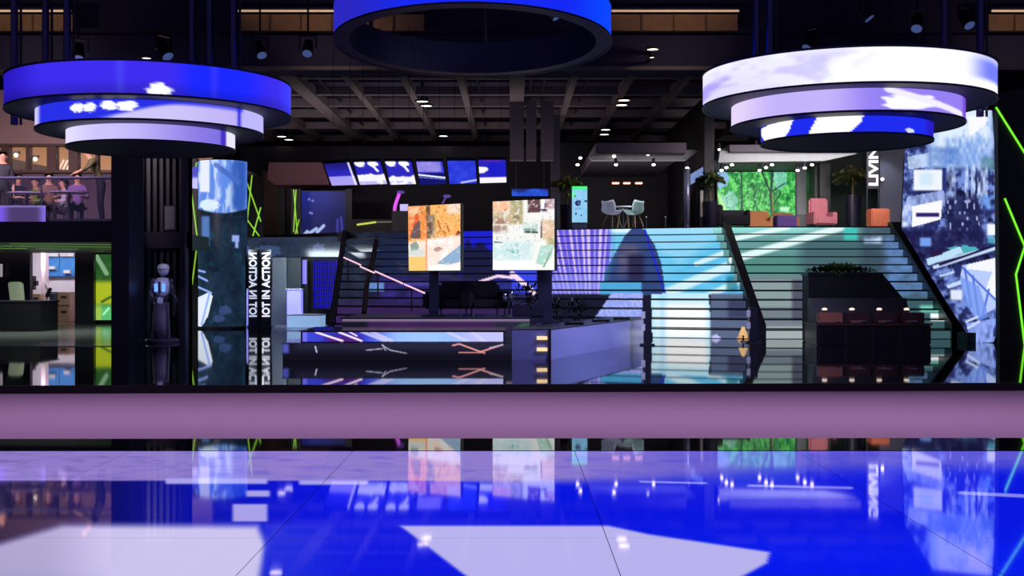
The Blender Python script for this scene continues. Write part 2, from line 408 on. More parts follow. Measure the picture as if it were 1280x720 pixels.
# ------------------------------------------------------------------ HANGING LED RINGS
def ring_tier(t, cx, cy, R, z0, z1, paint, name='display', inner=None, floor_hole=0.0, seg=180):
    def pos(U, V):
        a = 2 * PI * U - PI / 2
        return cx + R * np.cos(a), cy + R * np.sin(a), z1 + (z0 - z1) * V
    g = grid(name, pos, paint, 300, 20, M_LED, t)
    ri = inner if inner is not None else 0.02
    n = 72; mb = MB()
    prof = [(R - .006, z0 - .012), (R - .006, z1 + .015), (R - .06, z1 + .015)]
    if inner: prof += [(ri, z1 + .015), (ri, z0 - .012)]
    else: prof += [(R - .06, z0 + .06), (floor_hole, z0 + .06), (floor_hole, z0 - .012)]
    prof.append((R - .006, z0 - .012))
    mb.lathe(prof, (cx, cy, 0), n)
    c = mb.build('casing', UNDER, t, False)
    for zz, nm in ((z0 - .008, 'lower_rim'), (z1 + .012, 'upper_rim')):
        MB().lathe([(R + .012, -.014), (R + .012, .014), (R - .004, .014), (R - .004, -.014), (R + .012, -.014)], (cx, cy, zz), n).build(nm, mat('navy_rim', (12, 10, 60), .4), t)
    return g
def pxof(X, Y): return 640 + X * F / Y
def L1(U, V, X, Y, Z):
    x = pxof(X, Y); A = full(U, (58, 42, 226))
    A = mix(A, (24, 38, 255), ss(210, 250, x) * (1 - ss(300, 345, x))); A = mix(A, (60, 60, 255), ss(345, 362, x))
    A = mix(A, (38, 24, 180), 1 - ss(0, 60, x)); A = mix(A, (72, 70, 240), .7 * np.exp(-((x - 150) / 5) ** 2)); A = mix(A, (70, 60, 245), .6 * np.exp(-((x - 268) / 4) ** 2))
    A = A * (0.86 + 0.2 * ss(0, .5, 1 - V))[..., None]
    A = mix(A, (255, 255, 255), blobm(x, V, 198, .84, 16, .20, 5) * (Y < 16.4)); return A
def L2(U, V, X, Y, Z):
    x = pxof(X, Y); A = full(U, (40, 48, 232))
    edge = .95 - .75 * ss(110, 230, x)
    A = mix(A, (208, 200, 250), ss(-.12, .12, V - edge) * ss(115, 150, x)); A = mix(A, (170, 150, 245), ss(200, 300, x) * .4)
    A = mix(A, (205, 200, 255), 1 - ss(46, 52, x)); A = mix(A, (25, 30, 220), .9 * np.exp(-((x - 299) / 2.2) ** 2)); A = mix(A, (190, 185, 255), ss(302, 306, x))
    f = (Y < 16.4)
    for cx, rx, s in ((97, 9, 1), (112, 8, 9), (137, 11, 2), (158, 14, 3)): A = mix(A, (255, 255, 255), blobm(x, V, cx, .42 - .05 * (cx > 120), rx, .24, s) * f)
    return A
def L3(U, V, X, Y, Z):
    x = pxof(X, Y); A = full(U, (206, 196, 255)); A = mix(A, (128, 110, 226), ss(130, 290, x))
    A = mix(A, (250, 248, 255), 0.6 * (1 - ss(76, 130, x))); A = mix(A, (60, 40, 190), rectm(x, V, 276, -1, 282, 2, 2)); A = mix(A, (235, 232, 255), rectm(x, V, 283, -1, 300, 2, .5)); return A
def R1(U, V, X, Y, Z):
    x = pxof(X, Y); A = full(U, (214, 208, 255))
    A = mix(A, (160, 140, 250), (1 - ss(877, 1000, x)) * ss(0, .9, V)); n = fbm(x / 50, V * 2, 2)
    A = mix(A, (255, 255, 255), np.clip(ss(1050, 1120, x + 60 * V) + ss(.5, .7, n) * .7, 0, 1)); A = mix(A, (120, 130, 255), ss(1205, 1240, x) * (1 - ss(.6, .8, V)))
    A = mix(A, (255, 255, 255), (1 - ss(.02, .25, V)) * .6); return A
def R2(U, V, X, Y, Z):
    x = pxof(X, Y); A = full(U, (196, 180, 252)); A = mix(A, (232, 214, 250), 1 - ss(915, 975, x)); A = mix(A, (150, 130, 245), ss(1030, 1100, x))
    A = mix(A, (255, 255, 255), blobm(x, V, 1140, .62, 36, .34, 4)); A = mix(A, (245, 240, 255), linem(x, V * 30, (1110, 3), (1200, 26), 4)); A = mix(A, (120, 80, 210), ss(1201, 1206, x)); return A
def R3(U, V, X, Y, Z):
    x = pxof(X, Y); A = full(U, (30, 44, 240)); f = (Y < 16).astype(float); y = V * 28
    A = mix(A, (255, 255, 255), polym(x, y, [(948, 4), (992, -1), (986, 20), (980, 29), (956, 29)]) * f)
    A = mix(A, (255, 255, 255), polym(x, y, [(1022, -1), (1080, -1), (1076, 12), (1062, 29), (1010, 29)]) * f)
    A = mix(A, (40, 30, 200), ss(1155, 1162, x)); A = mix(A, (220, 225, 255), blobm(x, V, 1137, .85, 5, .14, 2) * f); return A
def C1(U, V, X, Y, Z):
    x = pxof(X, Y); A = full(U, (20, 40, 245)); A = mix(A, (48, 40, 180), (1 - ss(430, 520, x)) * .8); A = mix(A, (10, 70, 255), ss(700, 760, x)); return A
def tiered(lab, cx, cy, zs, paints, posts):
    t = thing('hanging_led_lamp', (cx, cy, zs[0][1]), lab, 'hanging display')
    for (R, z0, z1), p in zip(zs, paints): ring_tier(t, cx, cy, R, z0, z1, p)
    for (px, dy) in posts:
        X = (px - 640) * (cy + dy) / F
        MB().cyl((X, cy + dy, zs[0][1] - .1), (X, cy + dy, 8.6), .05, n=10).build('hanging_pole', mat('violet_steel', (84, 76, 128), .25, .8), t)
        MB().cyl((X + .09, cy + dy, zs[0][1] - .1), (X + .09, cy + dy, 8.6), .018, n=6).build('cable', DSTEEL, t)
    MB().cyl((cx - 1.2, cy, zs[0][1] + .02), (cx + 1.2, cy, zs[0][1] + .02), .04, n=8).cyl((cx, cy - 1.2, zs[0][1] + .02), (cx, cy + 1.2, zs[0][1] + .02), .04, n=8).build('spreader_bar', DSTEEL, t)
    return t
tiered('stepped hanging lamp of three blue and lavender display bands', -4.92, 16.4, [(1.868, 3.58, 3.98), (1.49, 3.33, 3.58), (1.107, 3.115, 3.33)], (L1, L2, L3),
       [(18, .3), (57, .8), (240, 1.2), (262, 1.0), (292, .6), (84, -.2)])
tiered('stepped hanging lamp of three display bands, the top one glowing white', 4.42, 15.9, [(1.868, 3.64, 4.05), (1.49, 3.36, 3.64), (1.10, 3.145, 3.36)], (R1, R2, R3),
       [(945, .6), (962, .2), (1180, .8), (1225, .4)])
t = thing('hanging_led_ring', (-.535, 16.4, 4.56), 'single open hanging ring with a bright blue outer band', 'hanging display')
ring_tier(t, -.535, 16.4, 1.885, 4.56, 5.0, C1, inner=1.68)
for a in (.4, 1.5, 2.6, 3.9, 5.4):
    MB().cyl((-.535 + 1.75 * math.cos(a), 16.4 + 1.75 * math.sin(a), 4.98), (-.535 + 1.75 * math.cos(a), 16.4 + 1.75 * math.sin(a), 8.6), .03, n=8).build('hanging_pole', DSTEEL, t)
t.rotation_euler = (.064 * -1, 0, 0)

# ------------------------------------------------------------------ LED STAIRCASE (amphitheatre)
NS, RISE = 13, 0.218
def P2(a, b, s): return (a[0] + (b[0] - a[0]) * s, a[1] + (b[1] - a[1]) * s)
def paint_stair(U, V, X, Y, Z):
    x = pxof(X, Y); y = YH - (Z - H) * F / Y
    A = full(U, (24, 26, 46))
    n = fbm(x / 14, y / 9, 1)
    A = mix(A, (50, 62, 82), (1 - ss(455, 470, x)) * n)
    A = mix(A, (30, 44, 82), rectm(x, y, 470, 295, 575, 350, 14) * (.4 + .6 * n))
    A = mix(A, (66, 48, 150), rectm(x, y, 470, 347, 660, 378, 8) * n * 1.1)
    A = mix(A, (64, 36, 96), rectm(x, y, 400, 378, 660, 420, 10) * .7)
    b = rectm(x, y, 573, 285, 700, 366, 4); A = mix(A, (30, 34, 205), b * (0.35 + .9 * (1 - ss(300, 325, y)) + .7 * ss(635, 660, x)).clip(0, 1))
    A = mix(A, (26, 28, 58), blobm(x, y, 596, 335, 24, 32, 3) * .9)
    A = mix(A, (36, 46, 120), rectm(x, y, 582, 352, 640, 366, 4) * .8)
    b = rectm(x, y, 640, 337, 671, 366, 1); A = mix(A, (58, 74, 232), b)
    A = mix(A, (255, 225, 250), np.clip(linem(x, y, (600, 352), (622, 345), 1.6) + linem(x, y, (622, 345), (640, 347), 1.8) + linem(x, y, (640, 342), (668, 366), 3.2), 0, 1))
    A = mix(A, (250, 220, 255), blobm(x, y, 608, 362, 7, 3, 2) * .8)
    A = mix(A, (40, 44, 84), rectm(x, y, 671, 337, 691, 420, 1))
    # violet rays
    rays = rectm(x, y, 690, 280, 767, 367, 1.5); xr = (x - 742) / (1 + (372 - y) / 150); rr = .5 + .35 * np.sin(xr * 1.25 + 2 * noise(xr / 9 + 40, y * 0, 6)) + .5 * (noise(xr / 6 + 9, y * 0 + 3, 2) - .5)
    A = mix(A, (104, 92, 226), rays); A = mix(A, (236, 214, 255), rays * ss(.42, .75, rr) * (1 - .25 * n)); A = mix(A, (150, 160, 250), rays * ss(330, 360, y) * .6)
    # cyan field
    cy = rectm(x, y, 740, 270, 950, 368, 1.0) * ss(758, 770, x)
    A = mix(A, (112, 204, 244), cy)
    A = mix(A, (190, 240, 255), cy * (1 - ss(280, 296, y)) * .8)
    A = mix(A, (80, 186, 234), (cy * rectm(x, y, 840, 300, 950, 368, 12) * (1 - n)).clip(0, 1)); A = mix(A, (170, 226, 252), cy * polys(x, y, [(770, 270), (850, 270), (905, 283), (900, 296), (850, 330), (835, 320)], 8) * .6)
    for p, q, w in (((820, 372), (945, 318), 6), ((870, 330), (945, 300), 3), ((880, 372), (948, 340), 4), ((760, 287), (790, 287), 4)):
        A = mix(A, (232, 252, 255), linem(x, y, p, q, w) * cy * .85)
    A = mix(A, (104, 150, 214), rectm(x, y, 459, 353, 480, 364, 1.2) * .9); A = mix(A, (90, 80, 190), rectm(x, y, 500, 352, 545, 357, 2) * .6)
    # dark flame figure
    fl = polym(x, y, [(795, 280), (806, 288), (818, 305), (827, 330), (832, 368), (752, 368), (756, 340), (768, 318), (780, 296)])
    A = mix(A, (52, 72, 126), fl); A = mix(A, (96, 92, 124), fl * rectm(x, y, 772, 305, 800, 345, 6) * n * 1.4); A = mix(A, (40, 34, 66), fl * rectm(x, y, 785, 318, 805, 352, 5) * .8)
    A = mix(A, (64, 150, 190), fl * (1 - ss(752, 772, x + (y - 330) * .3)) * .9)
    A = mix(A, (40, 50, 190), linem(x, y, (806, 288), (831, 366), 1.6))
    A = mix(A, (80, 168, 220), rectm(x, y, 750, 352, 802, 368, 1))
    # lavender aisle of narrow steps
    lv = polym(x, y, [(765, 366), (803, 366), (803, 432), (738, 432), (742, 400)]); sp = noise(x / 1.6, y / 1.6, 8)
    A = mix(A, (146, 164, 244), lv); A = mix(A, (214, 214, 255), lv * ss(.45, .9, sp) * .7)
    # white-cyan aisle
    wa = polym(x, y, [(814, 367), (886, 367), (890, 440), (816, 440)])
    A = mix(A, (196, 238, 255), wa); A = mix(A, (255, 255, 255), wa * rectm(x, y, 822, 380, 884, 422, 6)); A = mix(A, (150, 215, 255), wa * (np.exp(-((x - 828) / 5) ** 2) * .6))
    gr = rectm(x, y, 888, 367, 948, 440, 2); A = mix(A, (92, 106, 136), gr); A = mix(A, (60, 66, 96), gr * rectm(x, y, 910, 374, 940, 398, 4))
    A = mix(A, (220, 170, 120), blobm(x, y, 928, 424, 8, 6, 1)); A = mix(A, (200, 200, 255), blobm(x, y, 895, 424, 6, 6, 2)); A = mix(A, (20, 110, 130), rectm(x, y, 908, 345, 922, 364, 3) * .7)
    # section past the divider
    r = (X > 5.62).astype(float)
    T = full(U, (104, 156, 156)); T = mix(T, (150, 226, 222), (1 - ss(285, 300, y)) * (1 - ss(1000, 1060, x))); T = mix(T, (84, 140, 132), rectm(x, y, 920, 318, 1060, 345, 8)); T = mix(T, (72, 104, 112), rectm(x, y, 1000, 296, 1110, 345, 12))
    for p, q, w in (((1062, 281), (915, 325), 4.5), ((985, 284), (912, 300), 3)): T = mix(T, (226, 250, 250), linem(x, y, p, q, w))
    T = mix(T, (64, 196, 186), rectm(x, y, 1055, 284, 1072, 300, 3)); T = mix(T, (58, 76, 92), ss(1068, 1085, x) * (1 - .4 * n))
    T = mix(T, (116, 128, 140), rectm(x, y, 900, 345, 1018, 440, 4)); T = mix(T, (150, 172, 170), rectm(x, y, 925, 350, 992, 384, 2) * .7); T = mix(T, (82, 88, 104), rectm(x, y, 990, 350, 1020, 400, 3))
    T = mix(T, (164, 176, 178), rectm(x, y, 945, 408, 1012, 428, 2)); T = mix(T, (96, 132, 190), rectm(x, y, 1106, 296, 1160, 372, 8) * n * 1.4); T = mix(T, (200, 220, 255), rectm(x, y, 1080, 296, 1102, 304, 3) * n * 1.5)
    T = mix(T, (60, 92, 100), rectm(x, y, 1120, 372, 1230, 440, 4)); T = mix(T, (130, 220, 200), rectm(x, y, 1150, 382, 1190, 390, 3)); T = mix(T, (242, 255, 255), rectm(x, y, 1163, 391.5, 1201, 401, .6))
    A = A * (1 - r[..., None]) + T * r[..., None]
    return A
sections = [((-4.55, 30.8), (5.5, 27.1), (-5.1, 37.1), (5.85, 33.4), 400), ((5.72, 27.1), (10.2, 27.1), (6.07, 33.4), (10.75, 33.4), 190)]
stair = thing('led_staircase', (0, 28, 0), 'broad amphitheatre staircase with glowing display risers', 'stairs')
TREAD = mat('dark_tread', (16, 16, 26), 0.35)
for (a0, b0, a1, b1, nu) in sections:
    for k in range(NS):
        s0, s1 = k / (NS - 1), (k + 1) / (NS - 1)
        a, b = P2(a0, a1, s0), P2(b0, b1, s0); an, bn = P2(a0, a1, s1), P2(b0, b1, s1)
        z0, z1 = k * RISE, (k + 1) * RISE
        e = .006
        MB().prism([(a[0], a[1] + e, 0), (b[0], b[1] + e, 0), (bn[0], bn[1] + .02, 0), (an[0], an[1] + .02, 0)], (0, 0, z1 - .02)).build('step', TREAD, stair)
        MB().prism([(a[0], a[1] - .035, z1 - .022), (b[0], b[1] - .035, z1 - .022), (bn[0], bn[1], z1 - .022), (an[0], an[1], z1 - .022)], (0, 0, .022)).build('tread', TREAD, stair)
        grid('riser', quadpos((a[0], a[1], z1 - .03), (b[0], b[1], z1 - .03), (b[0], b[1], z0 + .012), (a[0], a[1], z0 + .012)), paint_stair, nu, 6, M_LEDG, stair)
def stringer(p0, p1, w, h, zoff=0.0):
    (x0, y0), (x1, y1) = p0, p1; zt = NS * RISE
    poly = [(x0 - w, y0 - .12, 0), (x0 - w, y0 - .12, RISE + h), (x1 - w, y1, zt + h), (x1 - w, y1 + .3, zt + h), (x1 - w, y1 + .3, 0)]
    return MB().prism(poly, (2 * w, 0, 0)).build('stringer', mat('stringer_black', (30, 23, 38), .4), stair)
stringer((5.61, 27.1), (5.96, 33.4), .105, .10)
stringer((10.02, 27.1), (10.68, 33.4), .13, .13)
stringer((-4.63, 30.8), (-5.18, 37.1), .06, .06)
# dark handrail part way down the dim flight
hr = thing('handrail', at(470, 350, 33), 'dark sloping handrail on the dim flight beside the orange screen', 'handrail')
MB().path([at(471, 298, 36.6), at(466, 325, 34.2), at(459, 352, 32.5), at(455, 392, 31.0)], .07, 8).build('rail', BLACK, hr)
for p in ((471, 298, 36.6), (459, 352, 32.5)):
    q = at(*p); MB().cyl(q, (q.x, q.y, q.z - .6), .04, n=8).build('post', BLACK, hr)
# lit pink rail
pr = thing('lit_handrail', at(430, 340, 34), 'pink white glowing rail slanting down the dim flight of steps', 'handrail')
PINK = mat('pink_glow', (255, 215, 230), emit=(255, 205, 225), strength=1.0)
pa, pb = at(430, 322, 34), at(548, 374, 28.6)
for a, b in ((0, .2), (.2, .36), (.37, .66), (.68, .99)):
    o = Vector((0, 0, .05 * (a == .2)))
    MB().cyl(pa.lerp(pb, a) - o, pa.lerp(pb, b) - o, .022, n=8).build('light_tube', PINK, pr)
for s in (.05, .4, .75, .98):
    q = pa.lerp(pb, s); MB().cyl(q, q - Vector((0, 0, .6)), .02, n=8).build('post', DSTEEL, pr)

# upper floor behind the stairs
UZ = NS * RISE
tag(MB().prism([(-5.4, 37.2, UZ - .3), (5.86, 33.42, UZ - .3), (11.2, 33.42, UZ - .3), (14.5, 33.42, UZ - .3), (14.5, 57, UZ - .3), (-16, 57, UZ - .3), (-16, 42, UZ - .3), (-8.6, 40, UZ - .3)], (0, 0, .295)).build('upper_floor', mat('upper_floor_dark', (40, 40, 50), .3)), kind='structure')

# ------------------------------------------------------------------ bridge and portal at the dim end of the stairs
bridge = thing('bridge_fascia', (-6.5, 38, 2.3), kind='structure')
def paint_bridge(U, V, X, Y, Z):
    n = fbm(U * 14, V * 3, 4); A = full(U, (28, 34, 52)); A = mix(A, (52, 66, 92), n * .9)
    A = mix(A, (12, 12, 22), ((V * 4) % 1 > .86).astype(float)); A = mix(A, (110, 120, 180), blobm(U, V, .77, .6, .06, .3, 2) * .6); A = mix(A, (70, 100, 150), blobm(U, V, .28, .7, .12, .3, 3) * .6); return A
flatscreen('display', at(300, 297, 37.2), at(428, 296, 37.2), at(428, 321, 37.2), at(300, 321, 37.2), paint_bridge, 128, 20, bridge, M_LEDG)
panel_body('body', at(300, 297, 37.2), at(428, 296, 37.2), at(428, 321, 37.2), at(300, 321, 37.2), .05, .6, BLACK, bridge)
pw = thing('portal_wall', at(350, 407, 36), kind='structure')
MB().prism([at(338, 322, 36), at(358, 322, 36), at(358, 406, 36), at(338, 406, 36)], (0, .3, 0)).build('jamb', mat('grey_portal', (122, 132, 146), .4), pw)
MB().prism([at(357.5, 322, 36.3), at(376, 322, 36.3), at(376, 405, 36.3), at(357.5, 405, 36.3)], (0, .3, 0)).build('inner_wall', mat('green_grey_portal', (60, 74, 80), .5), pw)
MB().prism([at(370, 320, 37.6), at(428, 320, 37.6), at(428, 403, 37.6), at(370, 403, 37.6)], (0, .2, 0)).build('back_panel', BLACK, pw)
MB().prism([at(296, 297, 37.4), at(340, 297, 37.4), at(340, 405, 37.4), at(296, 405, 37.4)], (0, .2, 0)).build('side_panel', mat('teal_black', (22, 30, 40), .25), pw)
t = thing('reception_desk', at(367, 402, 35.2), 'tall pale lavender desk made to glow beside the blue dotted screen', 'desk')
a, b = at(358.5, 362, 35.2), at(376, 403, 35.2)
LAV = mat('lavender_lit_emission', (170, 168, 240), .4, emit=(150, 150, 246), strength=.85)  # the desk is no lamp; its brightness is put in as emission
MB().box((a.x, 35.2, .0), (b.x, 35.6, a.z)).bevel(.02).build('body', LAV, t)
MB().box((a.x - .03, 35.15, a.z), (b.x + .03, 35.65, a.z + .03)).build('desk_top', WHITE, t)
t = thing('dotted_screen', at(406, 385, 36.6), 'tall blue screen of glowing dots in the portal below the bridge', 'screen')
def paint_dots(U, V, X, Y, Z):
    A = full(U, (10, 6, 70)); d = (np.cos(U * 2 * PI * 10) * .5 + .5) * (np.cos(V * 2 * PI * 22) * .5 + .5)
    return mix(A, (44, 40, 245), ss(.12, .5, d) * (.6 + .5 * fbm(U * 3, V * 5, 1)))
c4 = (at(392, 325, 36.9), at(424, 325, 36.6), at(420, 386, 36.6), at(392, 385, 36.9))
flatscreen('display', *c4, paint_dots, 80, 176, t); panel_body('casing', *c4, .04, .08, BLACK, t)
t = thing('light_column', at(380, 354, 36.8), 'narrow violet light column next to the blue dotted screen', 'lamp')
a, b = at(377, 325, 36.8), at(383, 355, 36.8)
MB().box((a.x, 36.8, b.z), (b.x, 36.86, a.z)).build('diffuser', mat('violet_diff', (150, 140, 230), .4, emit=(130, 122, 235), strength=.8), t)
MB().box((a.x - .03, 36.86, 0), (b.x + .03, 36.95, a.z + .04)).build('housing', BLACK, t)
# white-cyan plinth made to glow in place of the lit portal floor
t = thing('floor_glow_plinth', at(380, 401, 34.0), 'low white cyan plinth made to glow like lit floor in the portal', 'plinth')
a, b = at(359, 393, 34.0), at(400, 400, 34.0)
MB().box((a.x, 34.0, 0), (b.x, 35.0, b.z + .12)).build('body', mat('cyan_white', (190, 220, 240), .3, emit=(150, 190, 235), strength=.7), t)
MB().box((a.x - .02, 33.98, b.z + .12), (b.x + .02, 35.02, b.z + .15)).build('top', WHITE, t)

# ------------------------------------------------------------------ lettering
WLET = mat('white_letters', (240, 240, 255), .4, emit=(238, 240, 255), strength=1.0)
def vertical_text(body, x0, x1, z0, z1, y, m, parent, name='lettering', depth=.03):
    """Lettering that reads upward, filling x0..x1 by z0..z1, facing -Y."""
    cu = bpy.data.curves.new('lettering', 'FONT'); cu.body = body; cu.size = 1; cu.extrude = .02; cu.offset = .028; cu.resolution_u = 3
    o = bpy.data.objects.new('lettering_source', cu); COL.objects.link(o)
    bpy.context.view_layer.update()
    me = bpy.data.meshes.new_from_object(o.evaluated_get(bpy.context.evaluated_depsgraph_get()))
    bpy.data.objects.remove(o); n = len(me.vertices); co = np.zeros(n * 3); me.vertices.foreach_get('co', co); co = co.reshape(-1, 3)
    lo, hi = co.min(0), co.max(0); w = (co - lo) / (hi - lo)
    out = np.stack([x1 - w[:, 1] * (x1 - x0), y - w[:, 2] * depth, z0 + w[:, 0] * (z1 - z0)], -1)
    me.vertices.foreach_set('co', out.astype(np.float32).ravel()); me.materials.clear(); me.update()
    me.name = name
    return link(name, me, m, parent)
t = thing('vertical_sign', at(333, 407, 34), 'tall black sign reading IOT IN ACTION upward in white letters', 'sign')
a, b = at(326, 312, 34), at(339, 407, 34)
MB().box((a.x, 34.0, 0), (b.x, 34.15, a.z)).build('board', BLACK, t)
MB().box((a.x - .02, 33.97, 0), (b.x + .02, 34.18, .06)).build('foot', DSTEEL, t)
p, q = at(327.6, 316, 33.97), at(337.4, 396, 33.97)
vertical_text('IOT IN ACTION', p.x, q.x, q.z, p.z, 33.97, WLET, t)
for k in range(7):
    zz = .1 + k * (a.z - .2) / 6
    MB().box((a.x - .01, 33.985, zz), (b.x + .01, 34.0, zz + .015)).build('divider', DSTEEL, t)
t = thing('mirror_panel', (-7.13, 33.4, 0), 'dark mirror glass panel standing beside the IOT IN ACTION sign', 'mirror')
X = a.x - .03
MB().box((X - .03, 32.3, 0), (X, 34.0, a.z + .05)).build('glass', MIRROR, t)
MB().box((X - .05, 34.0, 0), (X + .0, 34.06, a.z + .08)).build('frame', BLACK, t)

# ------------------------------------------------------------------ far tower at the dim end (curved display)
t = thing('display_tower', at(278, 410, 33), 'curved display tower with a blue city picture beside green light lines', 'display tower')
tc = at(279, 352, 33.6)
def pos_t(U, V):
    a = PI * (1.02 + U * .96); r = .68 + 0 * V; ztop, zbot = at(0, 200, 33).z, .06
    return tc.x + r * np.cos(a), tc.y + .68 * np.sin(a), ztop + (zbot - ztop) * V
def paint_tower(U, V, X, Y, Z):
    x = pxof(X, Y); y = YH - (Z - H) * F / Y
    A = full(U, (14, 24, 40)); n = fbm(x / 9, y / 14, 2); A = mix(A, (38, 66, 92), n * .8 * ss(258, 290, y)); A = mix(A, (24, 80, 96), .5 * ss(.6, .8, fbm(x / 6, y / 6, 8)))
    top = 1 - ss(261, 264, y - 4 * np.cos((x - 278) / 16)); B = full(U, (96, 140, 232)); B = mix(B, (190, 215, 255), ss(.45, .7, fbm(x / 5, y / 22, 5)))
    B = mix(B, (235, 240, 255), rectm(x, y, 250, 190, 262, 240, 1.5)); B = mix(B, (40, 80, 170), rectm(x, y, 290, 200, 308, 264, 5) * .8); B = mix(B, (70, 110, 200), linem(x, y, (270, 206), (298, 228), 3))
    B = mix(B, (220, 240, 255), blobm(x, y, 262, 256, 12, 7, 3))
    A = A * (1 - top[..., None]) + B * top[..., None]
    A = mix(A, (90, 130, 200), rectm(x, y, 252, 270, 262, 308, 2) * .9); A = mix(A, (150, 170, 240), rectm(x, y, 290, 294, 299, 302, 1) + rectm(x, y, 294, 302, 298, 310, 1))
    A = mix(A, (230, 240, 255), polym(x, y, [(247, 372), (262, 365), (266, 370), (260, 395), (251, 410), (247, 410)]))
    for p, q in (((247, 345), (259, 351)), ((248, 359), (264, 366)), ((248, 338), (256, 340)), ((262, 366), (252, 406))): A = mix(A, (150, 180, 255), linem(x, y, p, q, 1.2))
    A = mix(A, (70, 90, 150), blobm(x, y, 281, 388, 8, 6, 1) * .6 + blobm(x, y, 274, 398, 7, 5, 2) * .6); return A
grid('display', pos_t, paint_tower, 110, 220, M_LED, t)
MB().lathe([(.66, 0), (.66, at(0, 199, 33).z), (0.01, at(0, 199, 33).z)], (tc.x, tc.y + .03, 0), 32).build('core', BLACK, t)
MB().lathe([(.72, 0), (.72, .06), (.66, .06)], (tc.x, tc.y, 0), 32).build('base', DSTEEL, t)
GREEN = mat('green_glow', (120, 255, 60), emit=(130, 255, 50), strength=1.0)
GREEND = mat('green_glow_soft', (110, 190, 60), emit=(150, 205, 60), strength=.8)
def lightwall(lab, corners, lines, d, m, r, name='light_line_wall', body=BLACK, thick=.2):
    t = thing(name, at(corners[0][0], corners[2][1], d), lab, 'wall panel')
    MB().prism([at(x, y, d) for x, y in corners], (0, thick, 0)).build('panel', body, t)
    for a, b in lines:
        MB().cyl(at(*a, d - .03), at(*b, d - .03), r, n=6).build('light_line', m, t)
    return t
lightwall('narrow black panel with green light lines and a small blue window picture', [(232, 198), (246.5, 198), (246.5, 412), (232, 412)],
          [((235, 202), (239, 235)), ((246, 203), (236, 245)), ((239, 237), (247, 300)), ((247, 300), (240, 356)), ((237, 306), (246, 307))], 33.6, GREEND, .02)
t = thing('wall_screen', at(243, 235, 33.5), 'small blue and white screen behind crossing green light lines', 'screen')
def paint_small(U, V, X, Y, Z):
    A = full(U, (40, 50, 190)); A = mix(A, (190, 190, 250), ss(.5, .7, V + .3 * fbm(U * 4, V * 4, 1))); return A
c4 = [at(x, y, 33.55) for x, y in ((235, 210), (247, 208), (247, 236), (236, 235))]
flatscreen('display', *c4, paint_small, 14, 26, t); panel_body('casing', *c4, .01, .04, BLACK, t, .004)
lightwall('black panel with crossing green light lines past the curved tower', [(303, 210), (328, 222), (328, 297), (303, 297)],
          [((304, 215), (326, 277)), ((315, 219), (307, 294)), ((304, 268), (324, 295)), ((326, 259), (316, 295))], 36.0, GREEND, .02)
lightwall('slim dark post with three green light lines beside the dark blue wall screen', [(364, 236), (376, 236), (376, 297), (364, 297)],
          [((367, 237), (372, 296)), ((370, 237), (367, 290)), ((374, 274), (368, 296))], 42.0, GREEND, .02)

